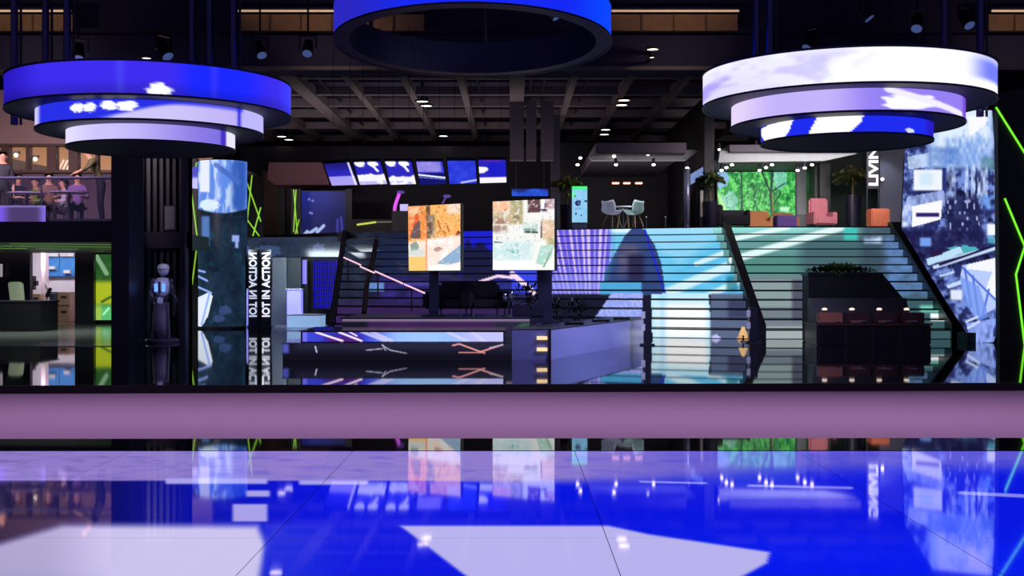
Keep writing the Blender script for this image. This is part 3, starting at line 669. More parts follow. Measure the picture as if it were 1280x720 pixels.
# ------------------------------------------------------------------ near tower (faceted display) and black wall with green lines
t = thing('display_tower', at(1220, 436, 25.3), 'tall faceted display tower with a bright white and blue city picture', 'display tower')
ys_ = [138, 190, 286, 292, 390, 428]
xl_ = [1166, 1131, 1127, 1131, 1191, 1216]
yr_ = [138, 300, 345, 428]; xr_ = [1240, 1251, 1266, 1242]
def pos_n(U, V):
    y = 138 + 290 * V; xl = np.interp(y, ys_, xl_); xr = np.interp(y, yr_, xr_); x = xl + (xr - xl) * U
    d = 27.6 - 2.6 * (x - 1130) / 130
    return (x - 640) * d / F, d, H - (y - YH) * d / F
def paint_near(U, V, X, Y, Z):
    x = pxof(X, Y); y = YH - (Z - H) * F / Y
    n = fbm(x / 9, y / 9, 1); n2 = noise(x / 3, y / 7, 4)
    A = full(U, (40, 48, 104)); A = mix(A, (120, 145, 220), ss(.4, .7, n)); A = mix(A, (14, 16, 44), ss(.55, .8, fbm(x / 12, y / 12, 7)))
    up = 1 - ss(205, 215, y); A = mix(A, (170, 200, 250), up * rectm(x, y, 1160, 120, 1242, 215, 6)); A = mix(A, (225, 240, 255), up * ss(.25, .5, n) * rectm(x, y, 1170, 120, 1238, 190, 8))
    A = mix(A, (110, 150, 225), rectm(x, y, 1180, 172, 1238, 215, 5) * n2 * .9); A = mix(A, (250, 250, 255), polym(x, y, [(1210, 146), (1236, 140), (1232, 156), (1212, 170)]))
    A = mix(A, (205, 225, 255), polym(x, y, [(1134, 196), (1176, 188), (1174, 206), (1136, 212)]) * (.6 + .4 * n)); A = mix(A, (70, 110, 190), rectm(x, y, 1160, 184, 1200, 208, 4) * n)
    A = mix(A, (240, 246, 255), rectm(x, y, 1142, 212, 1178, 238, 1.5)); A = mix(A, (190, 225, 250), rectm(x, y, 1150, 216, 1166, 232, 4) * .6); A = mix(A, (40, 50, 120), rectm(x, y, 1178, 210, 1183, 240, 1))
    A = mix(A, (170, 190, 245), polym(x, y, [(1134, 246), (1180, 238), (1182, 258), (1130, 264)]) * (.5 + .5 * n2)); A = mix(A, (250, 250, 255), polym(x, y, [(1140, 258), (1178, 250), (1176, 274), (1140, 284)])); A = mix(A, (50, 30, 110), rectm(x, y, 1145, 266, 1174, 271, 1))
    A = mix(A, (210, 225, 255), rectm(x, y, 1127, 256, 1139, 284, 2) * n2 * 1.3)
    tow = ((noise(x / 4, x * 0 + 3, 9) > .5) * rectm(x, y, 1184, 205, 1250, 250, 3)); A = mix(A, (190, 210, 250), tow * n2 * 1.2)
    A = mix(A, (110, 160, 240), rectm(x, y, 1222, 244, 1250, 262, 3) * n2 * 1.2); A = mix(A, (70, 120, 120), rectm(x, y, 1226, 196, 1246, 212, 3) * .5)
    dk = rectm(x, y, 1182, 246, 1226, 288, 5); A = mix(A, (28, 30, 72), dk * .8); A = mix(A, (160, 170, 220), dk * ss(.72, .85, n2))
    A = mix(A, (244, 248, 255), rectm(x, y, 1234, 280, 1256, 294, 1.5)); A = mix(A, (90, 200, 215), rectm(x, y, 1234, 296, 1258, 304, 2) * .7)
    A = mix(A, (24, 22, 66), rectm(x, y, 1126, 288, 1232, 330, 4) * .75); A = mix(A, (120, 160, 240), rectm(x, y, 1150, 297, 1164, 308, 2)); A = mix(A, (90, 210, 215), blobm(x, y, 1204, 313, 20, 6, 2) * .8)
    A = mix(A, (190, 225, 250), polym(x, y, [(1158, 324), (1200, 308), (1204, 316), (1160, 332)])); A = mix(A, (40, 24, 70), polym(x, y, [(1162, 314), (1178, 311), (1178, 318), (1164, 322)]))
    for p, q, w in (((1168, 334), (1258, 306), 2.2), ((1172, 327), (1220, 314), 1.0), ((1176, 345), (1192, 340), 1.2), ((1186, 358), (1204, 352), 2.5)): A = mix(A, (200, 222, 255), linem(x, y, p, q, w))
    A = mix(A, (20, 20, 60), linem(x, y, (1175, 331), (1255, 303), 1.4))
    w = polym(x, y, [(1203, 332), (1262, 318), (1270, 345), (1246, 384), (1222, 398), (1214, 390), (1200, 350)]); A = mix(A, (186, 205, 255), w); A = mix(A, (246, 248, 255), w * polym(x, y, [(1210, 330), (1266, 316), (1270, 345), (1250, 378), (1232, 362), (1240, 340), (1208, 336)]))
    for p, q in (((1203, 334), (1250, 380)), ((1216, 345), (1224, 400)), ((1236, 362), (1228, 396)), ((1206, 336), (1214, 384))): A = mix(A, (80, 110, 215), linem(x, y, p, q, 1.4) * .9)
    A = mix(A, (116, 150, 240), polym(x, y, [(1200, 345), (1224, 358), (1236, 396), (1222, 402), (1204, 376)]) * .75)
    A = mix(A, (225, 232, 255), rectm(x, y, 1188, 362, 1203, 375, 2)); A = mix(A, (150, 175, 255), polym(x, y, [(1208, 404), (1244, 398), (1240, 430), (1214, 430)]) * (.5 + .6 * n2)); A = mix(A, (210, 220, 255), linem(x, y, (1208, 402), (1222, 396), 1.4) + linem(x, y, (1210, 410), (1224, 402), 1.4)); return A
grid('display', pos_n, paint_near, 140, 290, M_LED, t)
bm = bmesh.new(); Ub, Vb = np.meshgrid(np.linspace(-.012, 1.012, 9), np.linspace(-.006, 1.004, 25)); Xb, Yb, Zb = pos_n(Ub, Vb)
gv = [[bm.verts.new((Xb[j, i] + .02, Yb[j, i] + .05, Zb[j, i])) for i in range(9)] for j in range(25)]
gf = [bm.faces.new((gv[j][i], gv[j][i + 1], gv[j + 1][i + 1], gv[j + 1][i])) for j in range(24) for i in range(8)]
ex = bmesh.ops.extrude_face_region(bm, geom=gf)
for v in ex['geom']:
    if isinstance(v, bmesh.types.BMVert): v.co += Vector((.4, .6, 0))
me = bpy.data.meshes.new('body'); bm.to_mesh(me); bm.free(); link('body', me, BLACK, t)
q = at(1229, 430, 25.5)
MB().box((q.x - .22, 25.8, 0), (q.x + .5, 26.4, .2)).build('base', BLACK, t)
lightwall('black wall with a zigzag of bright green light lines beside the faceted tower', [(1247, 118), (1360, 90), (1360, 440), (1250, 440)],
          [((1245, 134), (1284, 196)), ((1256, 248), (1281, 308)), ((1281, 308), (1270, 343)), ((1270, 343), (1281, 432)), ((1284, 196), (1296, 250))], 24.6, GREEN, .022)

# ------------------------------------------------------------------ pillar block and mezzanine at the other end
t = thing('pillar', at(150, 430, 25), kind='structure')
a, b = at(139, 352, 24.6), at(161, 352, 24.6)
MB().box((a.x, 24.6, 0), (b.x, 25.6, 4.9)).build('shaft', NAVY, t)
sw = thing('slatted_wall', at(195, 428, 27), kind='structure')
a, b = at(158, 352, 27.2), at(236, 352, 27.2)
MB().box((a.x, 27.2, 0), (b.x, 27.5, 4.6)).build('backing', BLACK, sw)
SLAT = mat('grey_black_slat', (25, 24, 36), .45)
for k in range(9):
    X = a.x + .08 + k * (b.x - a.x - .12) / 9
    MB().box((X, 27.1, 0), (X + .06, 27.22, 4.5)).build('slat', SLAT if k not in (3, 5, 7) else mat('lighter_slat', (40, 41, 50), .5), sw)
MB().box((a.x, 27.0, 2.05), (b.x, 27.2, 2.42)).build('cross_beam', NAVY, sw)
MB().box((b.x - .1, 26.9, 0), (b.x, 27.5, 4.6)).build('corner_post', NAVY, sw)
t = thing('wall_panel', at(212, 286, 27), 'pale grey upright panel on the slatted black wall above the robot', 'wall panel')
a, b = at(206, 258, 27.05), at(219, 287, 27.05)
MB().box((a.x, 27.04, b.z), (b.x, 27.1, a.z)).bevel(.01).build('board', mat('pale_grey_panel', (96, 100, 106), .5), t)
MB().box((a.x - .02, 27.06, b.z - .02), (b.x + .02, 27.1, a.z + .02)).build('frame', DSTEEL, t)

mz = thing('mezzanine', at(60, 300, 25), kind='structure')
xl, xr = -17.5, at(141, 0, 25).x
MB().box((xl, 25.0, 2.12), (xr, 25.25, 2.56)).build('front_beam', NAVY, mz)
MB().box((xl, 25.2, 2.16), (xr, 35.5, 2.52)).build('slab', mat('pale_soffit', (140, 165, 140), .5), mz)
for k, (p, q) in enumerate(((-10.9, -8.7), (-12.2, -9.8), (-14, -11.4))):
    MB().cyl((p - .4, 27 + k * 1.6, 2.155), (q, 27.8 + k * 1.9, 2.155), .010, n=6).build('light_line', mat('green_line_dim', (90, 150, 60), emit=(110, 170, 60), strength=.45), mz)
for k, (px, py) in enumerate(((12.5, 309.5), (39.5, 310.5), (134.5, 314.5))):
    d = (2.14 - H) * F / (YH - py); p = Vector(((px - 640) * d / F, d, 2.15))
    t = thing('downlight', p, ('small downlight under the mezzanine nearest the black counter', 'small downlight under the mezzanine above the bright doorway', 'small downlight under the mezzanine above the green and yellow screen')[k], 'ceiling light')
    MB().lathe([(.1, 0), (.1, -.02), (.07, -.02), (.07, 0)], p, 14).build('trim_ring', DSTEEL, t); MB().lathe([(.001, -.012), (.07, -.012), (.07, 0)], p, 14).build('lamp', LAMP, t)
# balustrade: glass panes, rail, posts
bal = thing('balustrade', at(60, 277, 25.1), 'glass balustrade with a thin steel rail along the mezzanine edge', 'railing')
z0, z1 = 2.56, 3.47
np_ = 5; w = (xr - xl) / 6
for k in range(6):
    MB().box((xl + k * w + .02, 25.1, z0 + .03), (xl + (k + 1) * w - .02, 25.112, z1 - .03)).build('glass_pane', GLASS, bal)
    MB().cyl((xl + k * w, 25.106, z0), (xl + k * w, 25.106, z1), .02, n=8).build('post', STEEL, bal)
MB().cyl((xl, 25.106, z1), (xr, 25.106, z1), .03, n=10).build('handrail', mat('violet_rail', (140, 135, 190), .35, .6), bal)
MB().box((xl, 25.08, z0), (xr, 25.14, z0 + .05)).build('base_rail', STEEL, bal)
t = thing('lit_fascia', at(28, 276, 24.97), 'violet lit strip panel fixed along the foot of the glass balustrade', 'light panel')
a, b = at(-20, 257, 24.98), at(57, 277, 24.98)
def paint_strip(U, V, X, Y, Z):
    x = pxof(X, Y); A = full(U, (74, 60, 108)); A = mix(A, (120, 90, 230), (1 - ss(0, 16, x))); A = mix(A, (130, 110, 220), ss(44, 57, x)); A = mix(A, (150, 130, 220), 1 - ss(.02, .14, V)); return A
flatscreen('diffuser', (a.x, 24.98, a.z), (b.x, 24.98, a.z), (b.x, 24.98, b.z), (a.x, 24.98, b.z), paint_strip, 60, 12, t)
MB().box((a.x, 24.985, b.z), (b.x, 25.04, a.z)).build('housing', DSTEEL, t)
# glazed partition behind the people
BROWN = mat('brown_wood_frame', (96, 62, 52), .5, scale=6)
pt = thing('wall_mezzanine', (-13, 31.5, 2.5), kind='structure')
zt = at(0, 160, 31.5).z; zh = at(0, 180, 31.5).z; zs = at(0, 214, 31.5).z
MB().box((-19, 31.5, zh), (at(160, 0, 31.5).x, 31.7, zt + 1.0)).build('header', mat('beige_wall', (176, 140, 132), .7, scale=3), pt)
MB().box((-19, 31.5, UZ * 0 + 2.52), (at(160, 0, 31.5).x, 31.7, zs)).build('dado', mat('mauve_dado', (110, 84, 98), .7, scale=3), pt)
MB().box((-19, 31.42, zh - .06), (at(160, 0, 31.5).x, 31.74, zh)).build('head_rail', BROWN, pt)
MB().box((-19, 31.36, zs - .05), (at(160, 0, 31.5).x, 31.78, zs + .02)).build('sill', BROWN, pt)
for px, wd in ((7, .1), (35, .04), (65, .12), (92, .12), (121, .03), (-30, .1)):
    X = at(px, 0, 31.5).x; MB().box((X - wd, 31.45, zs), (X + wd, 31.7, zh)).build('mullion', BROWN, pt)
for x0, x1 in ((-30, 7), (7, 35), (35, 65), (65, 92), (92, 121), (121, 158)):
    MB().box((at(x0, 0, 31.6).x + .06, 31.6, zs), (at(x1, 0, 31.6).x - .06, 31.61, zh)).build('pane', PANE, pt)
MB().box((-20, 36, 2.5), (-9, 36.2, 6.2)).build('room_wall', mat('peach_wall', (206, 170, 140), .8, scale=2), pt)
MB().prism([at(35, 203, 34.5), at(110, 219, 34.5), at(135, 224, 34.5), at(135, 232, 34.5), at(8, 232, 34.5), at(8, 196, 34.5)], (0, .2, 0)).build('stair_flank', mat('dark_brown_flank', (44, 34, 38), .6), pt)
for k in range(3): MB().cyl(at(74 + 5 * k, 212, 34.2), at(80 + 5 * k, 200, 34.2), .03, n=6).build('baluster', WHITE, pt)
for k, (px, py) in enumerate(((20, 194), (44, 199))):
    p = at(px, py, 33.5); t = thing('wall_lamp', p, ('small warm lamp in the glazed room nearest the standing figure', 'small warm lamp in the glazed room over the green shirt')[k], 'lamp')
    MB().sphere(p, .055, u=10, v=6).build('bulb', LAMP, t); MB().box((p.x - .08, 33.5, p.z + .05), (p.x + .08, 33.6, p.z + .12)).build('bracket', DSTEEL, t)

# ------------------------------------------------------------------ people on the mezzanine
def person(lab, loc, rz, pose, shirt, pants, hair_c, skin=(205, 150, 125), h=1.72, female=False):
    s = h / 1.72
    sit = pose.get('sit', False); lean = pose.get('lean', 0.0)
    J = {}
    pz = .50 if sit else .93
    def sp(z, y=0): return Vector((0, y + lean * -z, pz + z))
    J['pelvis'] = (sp(0), .135, 'pants'); J['waist'] = (sp(.14), .12, 'shirt'); J['chest'] = (sp(.36), .145, 'shirt'); J['neck'] = (sp(.52), .058, 'skin')
    hd = pose.get('head', Vector((0, -.03, 0)))
    J['jaw'] = (sp(.585) + hd * .5 + Vector((0, -.02, 0)), .066, 'skin'); J['face'] = (sp(.66) + hd, .085, 'skin'); J['crown'] = (sp(.735) + hd, .068, 'skin')
    J['nose'] = (sp(.655) + hd + Vector((0, -.105, 0)), .014, 'skin')
    E = [('pelvis', 'waist'), ('waist', 'chest'), ('chest', 'neck'), ('neck', 'jaw'), ('jaw', 'face'), ('face', 'crown'), ('face', 'nose')]
    for sd, n in ((-1, 'a'), (1, 'b')):
        J['sh' + n] = (sp(.44) + Vector((sd * (.165 if not female else .145), 0, 0)), .062, 'shirt')
        el = pose.get('el' + n, Vector((sd * .22, .02, .17))); wr = pose.get('wr' + n, Vector((sd * .22, -.08, -.06)))
        J['el' + n] = (Vector((el.x, el.y - lean * el.z, pz + el.z)), .046, 'shirt'); J['wr' + n] = (Vector((wr.x, wr.y - lean * wr.z, pz + wr.z)), .032, 'skin')
        dv = (J['wr' + n][0] - J['el' + n][0]).normalized(); pw = J['wr' + n][0] + dv * .08; J['palm' + n] = (pw, .036, 'skin')
        E += [('chest', 'sh' + n), ('sh' + n, 'el' + n), ('el' + n, 'wr' + n), ('wr' + n, 'palm' + n)]
        sdv = dv.cross(Vector((0, 0, 1))).normalized() if abs(dv.z) < .9 else Vector((0, 1, 0))
        for f, (o, ln) in enumerate(((-.03, .075), (-.01, .088), (.01, .083), (.03, .066))):
            k1 = pw + dv * .03 + sdv * o; J['fi%s%d' % (n, f)] = (k1, .010, 'skin'); J['ft%s%d' % (n, f)] = (k1 + dv * ln + Vector((0, 0, -.02)), .008, 'skin')
            E += [('palm' + n, 'fi%s%d' % (n, f)), ('fi%s%d' % (n, f), 'ft%s%d' % (n, f))]
        th = pw + sdv * -.045 * sd + dv * .01; J['th' + n] = (th, .011, 'skin'); E.append(('palm' + n, 'th' + n))
        hp = Vector((sd * .09, 0, pz - .04)); J['hip' + n] = (hp, .095, 'pants')
        if sit: kn, an = Vector((sd * .11, -.43, pz + .01)), Vector((sd * .11, -.40, .09))
        else: kn, an = Vector((sd * .10, -.03, .50)), Vector((sd * .11, .02, .09))
        J['kn' + n] = (kn, .062, 'pants'); J['an' + n] = (an, .042, 'pants'); J['toe' + n] = (an + Vector((sd * .02, -.17, -.05)), .038, 'shoe')
        E += [('pelvis', 'hip' + n), ('hip' + n, 'kn' + n), ('kn' + n, 'an' + n), ('an' + n, 'toe' + n)]
    names = list(J); idx = {n: i for i, n in enumerate(names)}
    me = bpy.data.meshes.new('person'); me.from_pydata([J[n][0] * s for n in names], [(idx[a], idx[b]) for a, b in E], [])
    o = bpy.data.objects.new('person_source', me); COL.objects.link(o)
    o.modifiers.new('skin', 'SKIN'); sub = o.modifiers.new('sub', 'SUBSURF'); sub.levels = sub.render_levels = 1
    for i, n in enumerate(names):
        sv = me.skin_vertices[0].data[i]; r = J[n][1] * s; sv.radius = (r, r * (.72 if n in ('chest', 'waist', 'pelvis') else 1)); sv.use_root = (n == 'pelvis')
    bpy.context.view_layer.update()
    em = bpy.data.meshes.new_from_object(o.evaluated_get(bpy.context.evaluated_depsgraph_get()))
    bpy.data.objects.remove(o)
    kinds = ['skin', 'shirt', 'pants', 'shoe']
    for k, c in (('skin', skin), ('shirt', shirt), ('pants', pants), ('shoe', (30, 26, 28))): em.materials.append(mat('cloth_%s_%d_%d_%d' % (k, *c), c, .75, scale=30))
    kd = np.array([list(J[n][0] * s) for n in names]); kk = [kinds.index(J[n][2]) for n in names]
    rad = np.array([J[n][1] * s for n in names])
    for p in em.polygons:
        p.material_index = kk[int(np.argmin(np.linalg.norm(kd - np.array(p.center), axis=1) - rad))]; p.use_smooth = True
    em.name = 'person'
    t = thing('person', loc, lab, 'person')
    b = bpy.data.objects.new('body', em); COL.objects.link(b); relink(b, t)
    hc = J['face'][0] * s + Vector((0, .02, .04)) * s; mb = MB()
    mb.sphere(hc, .108 * s, (1, 1.02, 1.0), 16, 10)
    bmesh.ops.delete(mb.bm, geom=[v for v in mb.bm.verts if v.co.z < hc.z - (.03 if not female else .2) * s or (v.co.y < hc.y - .055 * s and v.co.z < hc.z + .05 * s)], context='VERTS')
    if female: mb.cyl(hc + Vector((0, .05, .02)), hc + Vector((0, .07, -.26)), .085, .06, 10)
    relink(mb.build('hair', mat('hair_%d_%d_%d' % hair_c, hair_c, .6), None, True), t)
    for sd in (-1, 1):
        relink(MB().sphere(J['face'][0] * s + Vector((sd * .03, -.078, .005)) * s, .011, u=8, v=5).build('eye', mat('eye_dark', (25, 20, 22), .3)), t)
        relink(MB().sphere(J['face'][0] * s + Vector((sd * .088, .005, -.01)) * s, .024, (.4, .8, 1.2), 8, 6).build('ear', mat('cloth_skin_%d_%d_%d' % skin, skin, .7)), t)
    relink(MB().sphere(J['face'][0] * s + Vector((0, -.083, -.052)) * s, .022, (1.2, .3, .3), 8, 5).build('mouth', mat('lip', (150, 85, 80), .5)), t)
    t.rotation_euler = (0, 0, rz); return t
FZ = 2.52
SITP = dict(sit=True, ela=Vector((-.24, -.06, .2)), wra=Vector((-.16, -.30, .2)), elb=Vector((.24, -.06, .2)), wrb=Vector((.16, -.30, .2)))
LEAN = dict(lean=.45, ela=Vector((-.26, -.16, .30)), wra=Vector((-.12, -.40, .20)), elb=Vector((.26, -.16, .30)), wrb=Vector((.10, -.40, .20)))
def pp(px, d): return ((px - 640) * d / F, d, FZ)
person('standing person in a dark jacket behind the balustrade beside the frame edge', pp(3, 27.0), .5, {}, (34, 32, 44), (24, 24, 32), (30, 24, 22))
person('person in an olive jacket leaning on the balustrade next to the dark pillar', pp(127, 26.0), -1.1, LEAN, (104, 92, 62), (40, 38, 48), (60, 44, 34))
person('seated person in a dark shirt behind the balustrade next to the standing one', pp(22, 27.3), .9, SITP, (36, 34, 52), (40, 40, 60), (35, 28, 26), h=1.66)
person('seated person in a green shirt on the mezzanine', pp(45, 28.4), -.5, SITP, (128, 150, 60), (60, 60, 80), (70, 52, 40), h=1.66)
person('seated person in a brown jacket on the mezzanine next to the green shirt', pp(61, 27.1), .4, SITP, (110, 78, 66), (50, 44, 50), (50, 36, 30), h=1.66)
person('seated person with long black hair and a white top on the mezzanine', pp(80, 28.3), -.9, SITP, (206, 190, 206), (60, 50, 70), (16, 14, 20), h=1.62, female=True)
person('seated person in a violet top on the mezzanine nearest the leaning figure', pp(97, 27.0), .3, SITP, (120, 84, 140), (44, 40, 54), (40, 30, 30), h=1.64)
# table and seats up there
def stool(px, d, lab):
    x, y, z = pp(px, d); t = thing('stool', (x, y, z), lab, 'stool', 'stools on the mezzanine')
    MB().lathe([(.001, .40), (.2, .40), (.2, .45), (.001, .45)], (x, y + .04, z), 16).build('seat', DSTEEL, t); MB().lathe([(.03, 0.02), (.03, .40)], (x, y + .04, z), 10).build('stem', STEEL, t); MB().lathe([(.18, 0), (.18, .02), (.03, .03)], (x, y + .04, z), 16).build('base', STEEL, t)
for px, d, n in ((22, 27.3, 'in a dark shirt'), (45, 28.4, 'in a green shirt'), (61, 27.1, 'in a brown jacket'), (80, 28.3, 'with long black hair'), (97, 27.0, 'in a violet top')):
    stool(px, d, 'round stool under the seated person ' + n)
for k, (px, d) in enumerate(((34, 26.4), (86, 26.2))):
    x, y, z = pp(px, d); t = thing('round_table', (x, y, z), ('round pale table in front of the green shirted person', 'round pale table in front of the black haired person')[k], 'table')
    MB().lathe([(.001, .71), (.42, .71), (.42, .74), (.001, .74)], (x, y, z), 24).build('table_top', mat('lilac_table', (170, 150, 190), .4), t); MB().lathe([(.03, .02), (.03, .71)], (x, y, z), 10).build('stem', STEEL, t); MB().lathe([(.24, 0), (.24, .02), (.03, .03)], (x, y, z), 18).build('base', STEEL, t)

# ------------------------------------------------------------------ showroom under the mezzanine
sr = thing('wall_showroom', at(65, 403, 38.6), kind='structure')
WWALL = mat('white_wall', (226, 220, 236), .7, scale=2)
a, b = at(30, 300, 38.8), at(100, 404, 38.8)
MB().box((-17.1, 38.8, 0), (b.x + .6, 39.0, 2.6)).build('back_wall', WWALL, sr)
for x0, x1, d in ((-120, 37.5, 36.0), (93.5, 117, 36.0), (117, 141, 36.6)):
    p, q = at(x0, 0, d), at(x1, 0, d); MB().box((p.x, d, 0), (q.x, d + .2, 2.3)).build('front_wall', NAVY, sr)
p, q = at(37, 0, 36.0), at(94, 0, 36.0)
MB().box((p.x, 36.0, at(0, 316, 36).z), (q.x, 36.2, 2.5)).build('lintel', NAVY, sr)
MB().box((-17.1, 36.2, 0), (-17.0, 38.8, 2.5)).build('side_wall', WWALL, sr); MB().box((q.x + .02, 36.2, 0), (q.x + .12, 38.8, 2.5)).build('side_wall', WWALL, sr)
MB().box((-17.0, 36.2, 2.42), (q.x + .12, 38.8, 2.5)).build('inner_ceiling', WWALL, sr)
MB().box((-17.0, 36.2, .0), (q.x + .12, 38.8, .02)).build('inner_floor', mat('tan_floor', (150, 120, 104), .4), sr)
t = thing('column', at(53, 400, 37.6), 'pale lilac column inside the bright doorway', 'column')
a, b = at(51, 0, 37.6), at(56.5, 0, 37.6)
MB().box((a.x, 37.6, .02), (b.x, 37.9, 2.42)).bevel(.015).build('shaft', mat('lilac_white', (208, 190, 206), .6), t); MB().box((a.x - .02, 37.58, .02), (b.x + .02, 37.92, .1)).build('base', STEEL, t)
t = thing('tool_board', at(75, 345, 38.75), 'blue board of small boxes on the back wall of the bright doorway', 'board')
for x0, x1 in ((56.5, 74), (74.6, 96)):
    p, q = at(x0, 319, 38.7), at(x1, 345, 38.7); MB().box((p.x, 38.7, q.z), (q.x, 38.76, p.z)).build('panel', mat('blue_board', (62, 140, 222), .6, scale=5), t)
MB().box((at(56, 0, 38.6).x, 38.62, at(0, 346.5, 38.6).z), (at(96, 0, 38.6).x, 38.76, at(0, 345, 38.6).z)).build('ledge', mat('navy_ledge', (40, 60, 130), .5), t)
for px, py in ((65, 335), (84, 340), (61, 319), (80, 319), (88, 319), (69, 319)):
    p = at(px, py, 38.6); MB().box((p.x - .1, 38.55, p.z - .06), (p.x + .1, 38.7, p.z + .06)).build('small_box', WHITE, t)
    MB().box((p.x - .1, 38.54, p.z - .06), (p.x + .1, 38.55, p.z - .04)).build('label', NAVY, t)
CARD = mat('kraft_card', (188, 158, 136), .8, scale=6); TAPE = mat('dark_tape', (50, 44, 44), .5)
def carton(x0, x1, y0, y1, d, lab, dep=.5, tape=True):
    a, b = at(x0, y0, d), at(x1, y1, d); t = thing('cardboard_box', ((a.x + b.x) / 2, d + dep / 2, max(b.z, .02)), lab, 'box', 'boxes in the bright doorway')
    zb = max(b.z, .02)
    MB().box((a.x, d, zb), (b.x, d + dep, a.z)).bevel(.008, 1).build('carton', CARD, t)
    if tape: MB().box((a.x - .003, d - .004, zb), (b.x + .003, d + .0, zb + .03)).build('band', TAPE, t)
    MB().box((a.x + .3 * (b.x - a.x), d - .004, zb + .55 * (a.z - zb)), (a.x + .75 * (b.x - a.x), d, zb + .72 * (a.z - zb))).build('print', TAPE, t)
carton(71.5, 87, 382.5, 403, 37.2, 'lower brown cardboard box beside the dark crate', .5, False)
carton(71.5, 87, 365, 382.5, 37.2, 'upper brown cardboard box stacked on the other', .5)
carton(38.5, 50, 384, 403, 37.3, 'lower cardboard box half hidden behind the black counter', .5, False)
carton(38.5, 50, 367, 384, 37.3, 'upper cardboard box half hidden behind the black counter', .5)
carton(88, 93, 371, 403, 38.1, 'narrow pale box against the back wall of the doorway', .4, False)
t = thing('dark_crate', at(65, 397, 37.0), 'dark blue crate standing in the bright doorway between boxes', 'crate')
a, b = at(61.5, 365, 37), at(68.0, 403, 37)
MB().box((a.x, 37.0, .02), (b.x, 37.4, a.z)).bevel(.01).build('body', mat('slate_blue', (70, 84, 112), .5), t); MB().box((a.x, 36.99, a.z - .06), (b.x, 37.0, a.z - .03)).build('band', WHITE, t)
t = thing('robot_arm', at(58, 398, 36.7), 'small white robot arm with a black gripper in the doorway', 'robot arm')
P = [at(59.5, 404, 36.7), at(59, 390, 36.7), at(61, 380, 36.7), at(58.5, 371, 36.7), at(61, 364, 36.7)]
MB().cyl((P[0].x, 36.7, .02), (P[0].x, 36.7, .08), .12).build('base', DSTEEL, t)
for a, b, r in ((P[0], P[1], .06), (P[1], P[2], .05), (P[2], P[3], .045)): MB().cyl((a.x, a.y, max(a.z, .05)), b, r, r * .9).sphere(b, r * 1.15, u=10, v=6).build('link', WHITE, t)
MB().cyl(P[3], at(63.5, 360, 36.7), .06, .05).build('gripper', BLACK, t); MB().cyl(at(57, 354, 36.9), at(61, 362, 36.75), .05).build('upper_cover', WHITE, t)
t = thing('camera_rig', at(41, 356, 37.6), 'black clamp fixture hanging beside the white wall in the doorway', 'fixture')
MB().box(at(39, 362, 37.7), at(42, 345, 37.5)).build('body', BLACK, t); MB().box(at(40, 357, 37.6), at(45, 351, 37.4)).build('arm', BLACK, t)
t = thing('wall_screen', at(127, 401, 36.4), 'tall green and yellow screen under the mezzanine beside the pillar', 'screen')
def paint_green(U, V, X, Y, Z):
    A = full(U, (24, 66, 34)); n = fbm(U * 3, V * 6, 3); A = mix(A, (70, 120, 50), n * .7)
    A = mix(A, (150, 190, 150), linem(U * 23, V * 83, (4, 2), (17, 24), 3.0) * .8); A = mix(A, (170, 185, 36), ss(.36, .46, V) * (1 - ss(.72, .82, V)))
    A = mix(A, (90, 190, 110), ss(.72, .84, V)); A = mix(A, (200, 200, 60), ss(.72, .84, V) * (U < .45) * .6); A = mix(A, (170, 240, 190), linem(U * 23, V * 83, (13, 76), (20, 68), 1.4)); A = mix(A, (70, 100, 40), linem(U * 23, V * 83, (11, 60), (22, 54), 1.6)); return A
c4 = (at(116.5, 318, 36.4), at(139, 318, 36.4), at(139, 400, 36.4), at(116.5, 400, 36.4))
flatscreen('display', *c4, paint_green, 30, 100, t); panel_body('casing', *c4, .03, .1, BLACK, t)
t = thing('counter', at(20, 412, 31), 'black block counter under the mezzanine in front of the pale chair', 'counter')
a, b = at(-60, 376, 31), at(50.5, 413, 31)
MB().box((a.x, 31, 0.01), (b.x, 32.2, a.z - .04)).build('body', BLACK, t); MB().box((a.x, 30.95, a.z - .04), (b.x + .03, 32.25, a.z)).build('counter_top', NAVY, t)
t = thing('shell_chair', at(18, 376, 33), 'pale cream chair back rising over the black counter', 'chair')
PALE = mat('cream_shell', (196, 200, 178), .5)
MB().prism([at(9, 354, 33), at(12, 352, 33), at(24, 352, 33), at(26, 354, 33), at(28, 378, 33), at(12, 378, 33)], (.05, .1, -.02)).bevel(.02).build('backrest', PALE, t)
q = at(20, 378, 33); MB().box((q.x - .22, 32.6, q.z - .25), (q.x + .22, 33.1, q.z - .18)).bevel(.02).build('seat', PALE, t)
for sx in (-.18, .18):
    for yy in (32.65, 33.05): MB().cyl((q.x + sx, yy, 0.012), (q.x + sx * .9, yy, q.z - .2), .015, n=8).build('leg', STEEL, t)
t = thing('wall_lamp', at(0, 345, 35.8), 'pale upright wall lamp at the frame edge above the counter', 'lamp')
a, b = at(-8, 330, 35.8), at(1.8, 346, 35.8)
MB().box((a.x, 35.8, b.z), (b.x, 35.9, a.z)).bevel(.01).build('diffuser', mat('pale_lamp', (200, 196, 200), .5, emit=(150, 146, 150), strength=.8), t); MB().box((a.x, 35.9, b.z - .02), (b.x, 36.0, a.z + .02)).build('back_plate', DSTEEL, t)

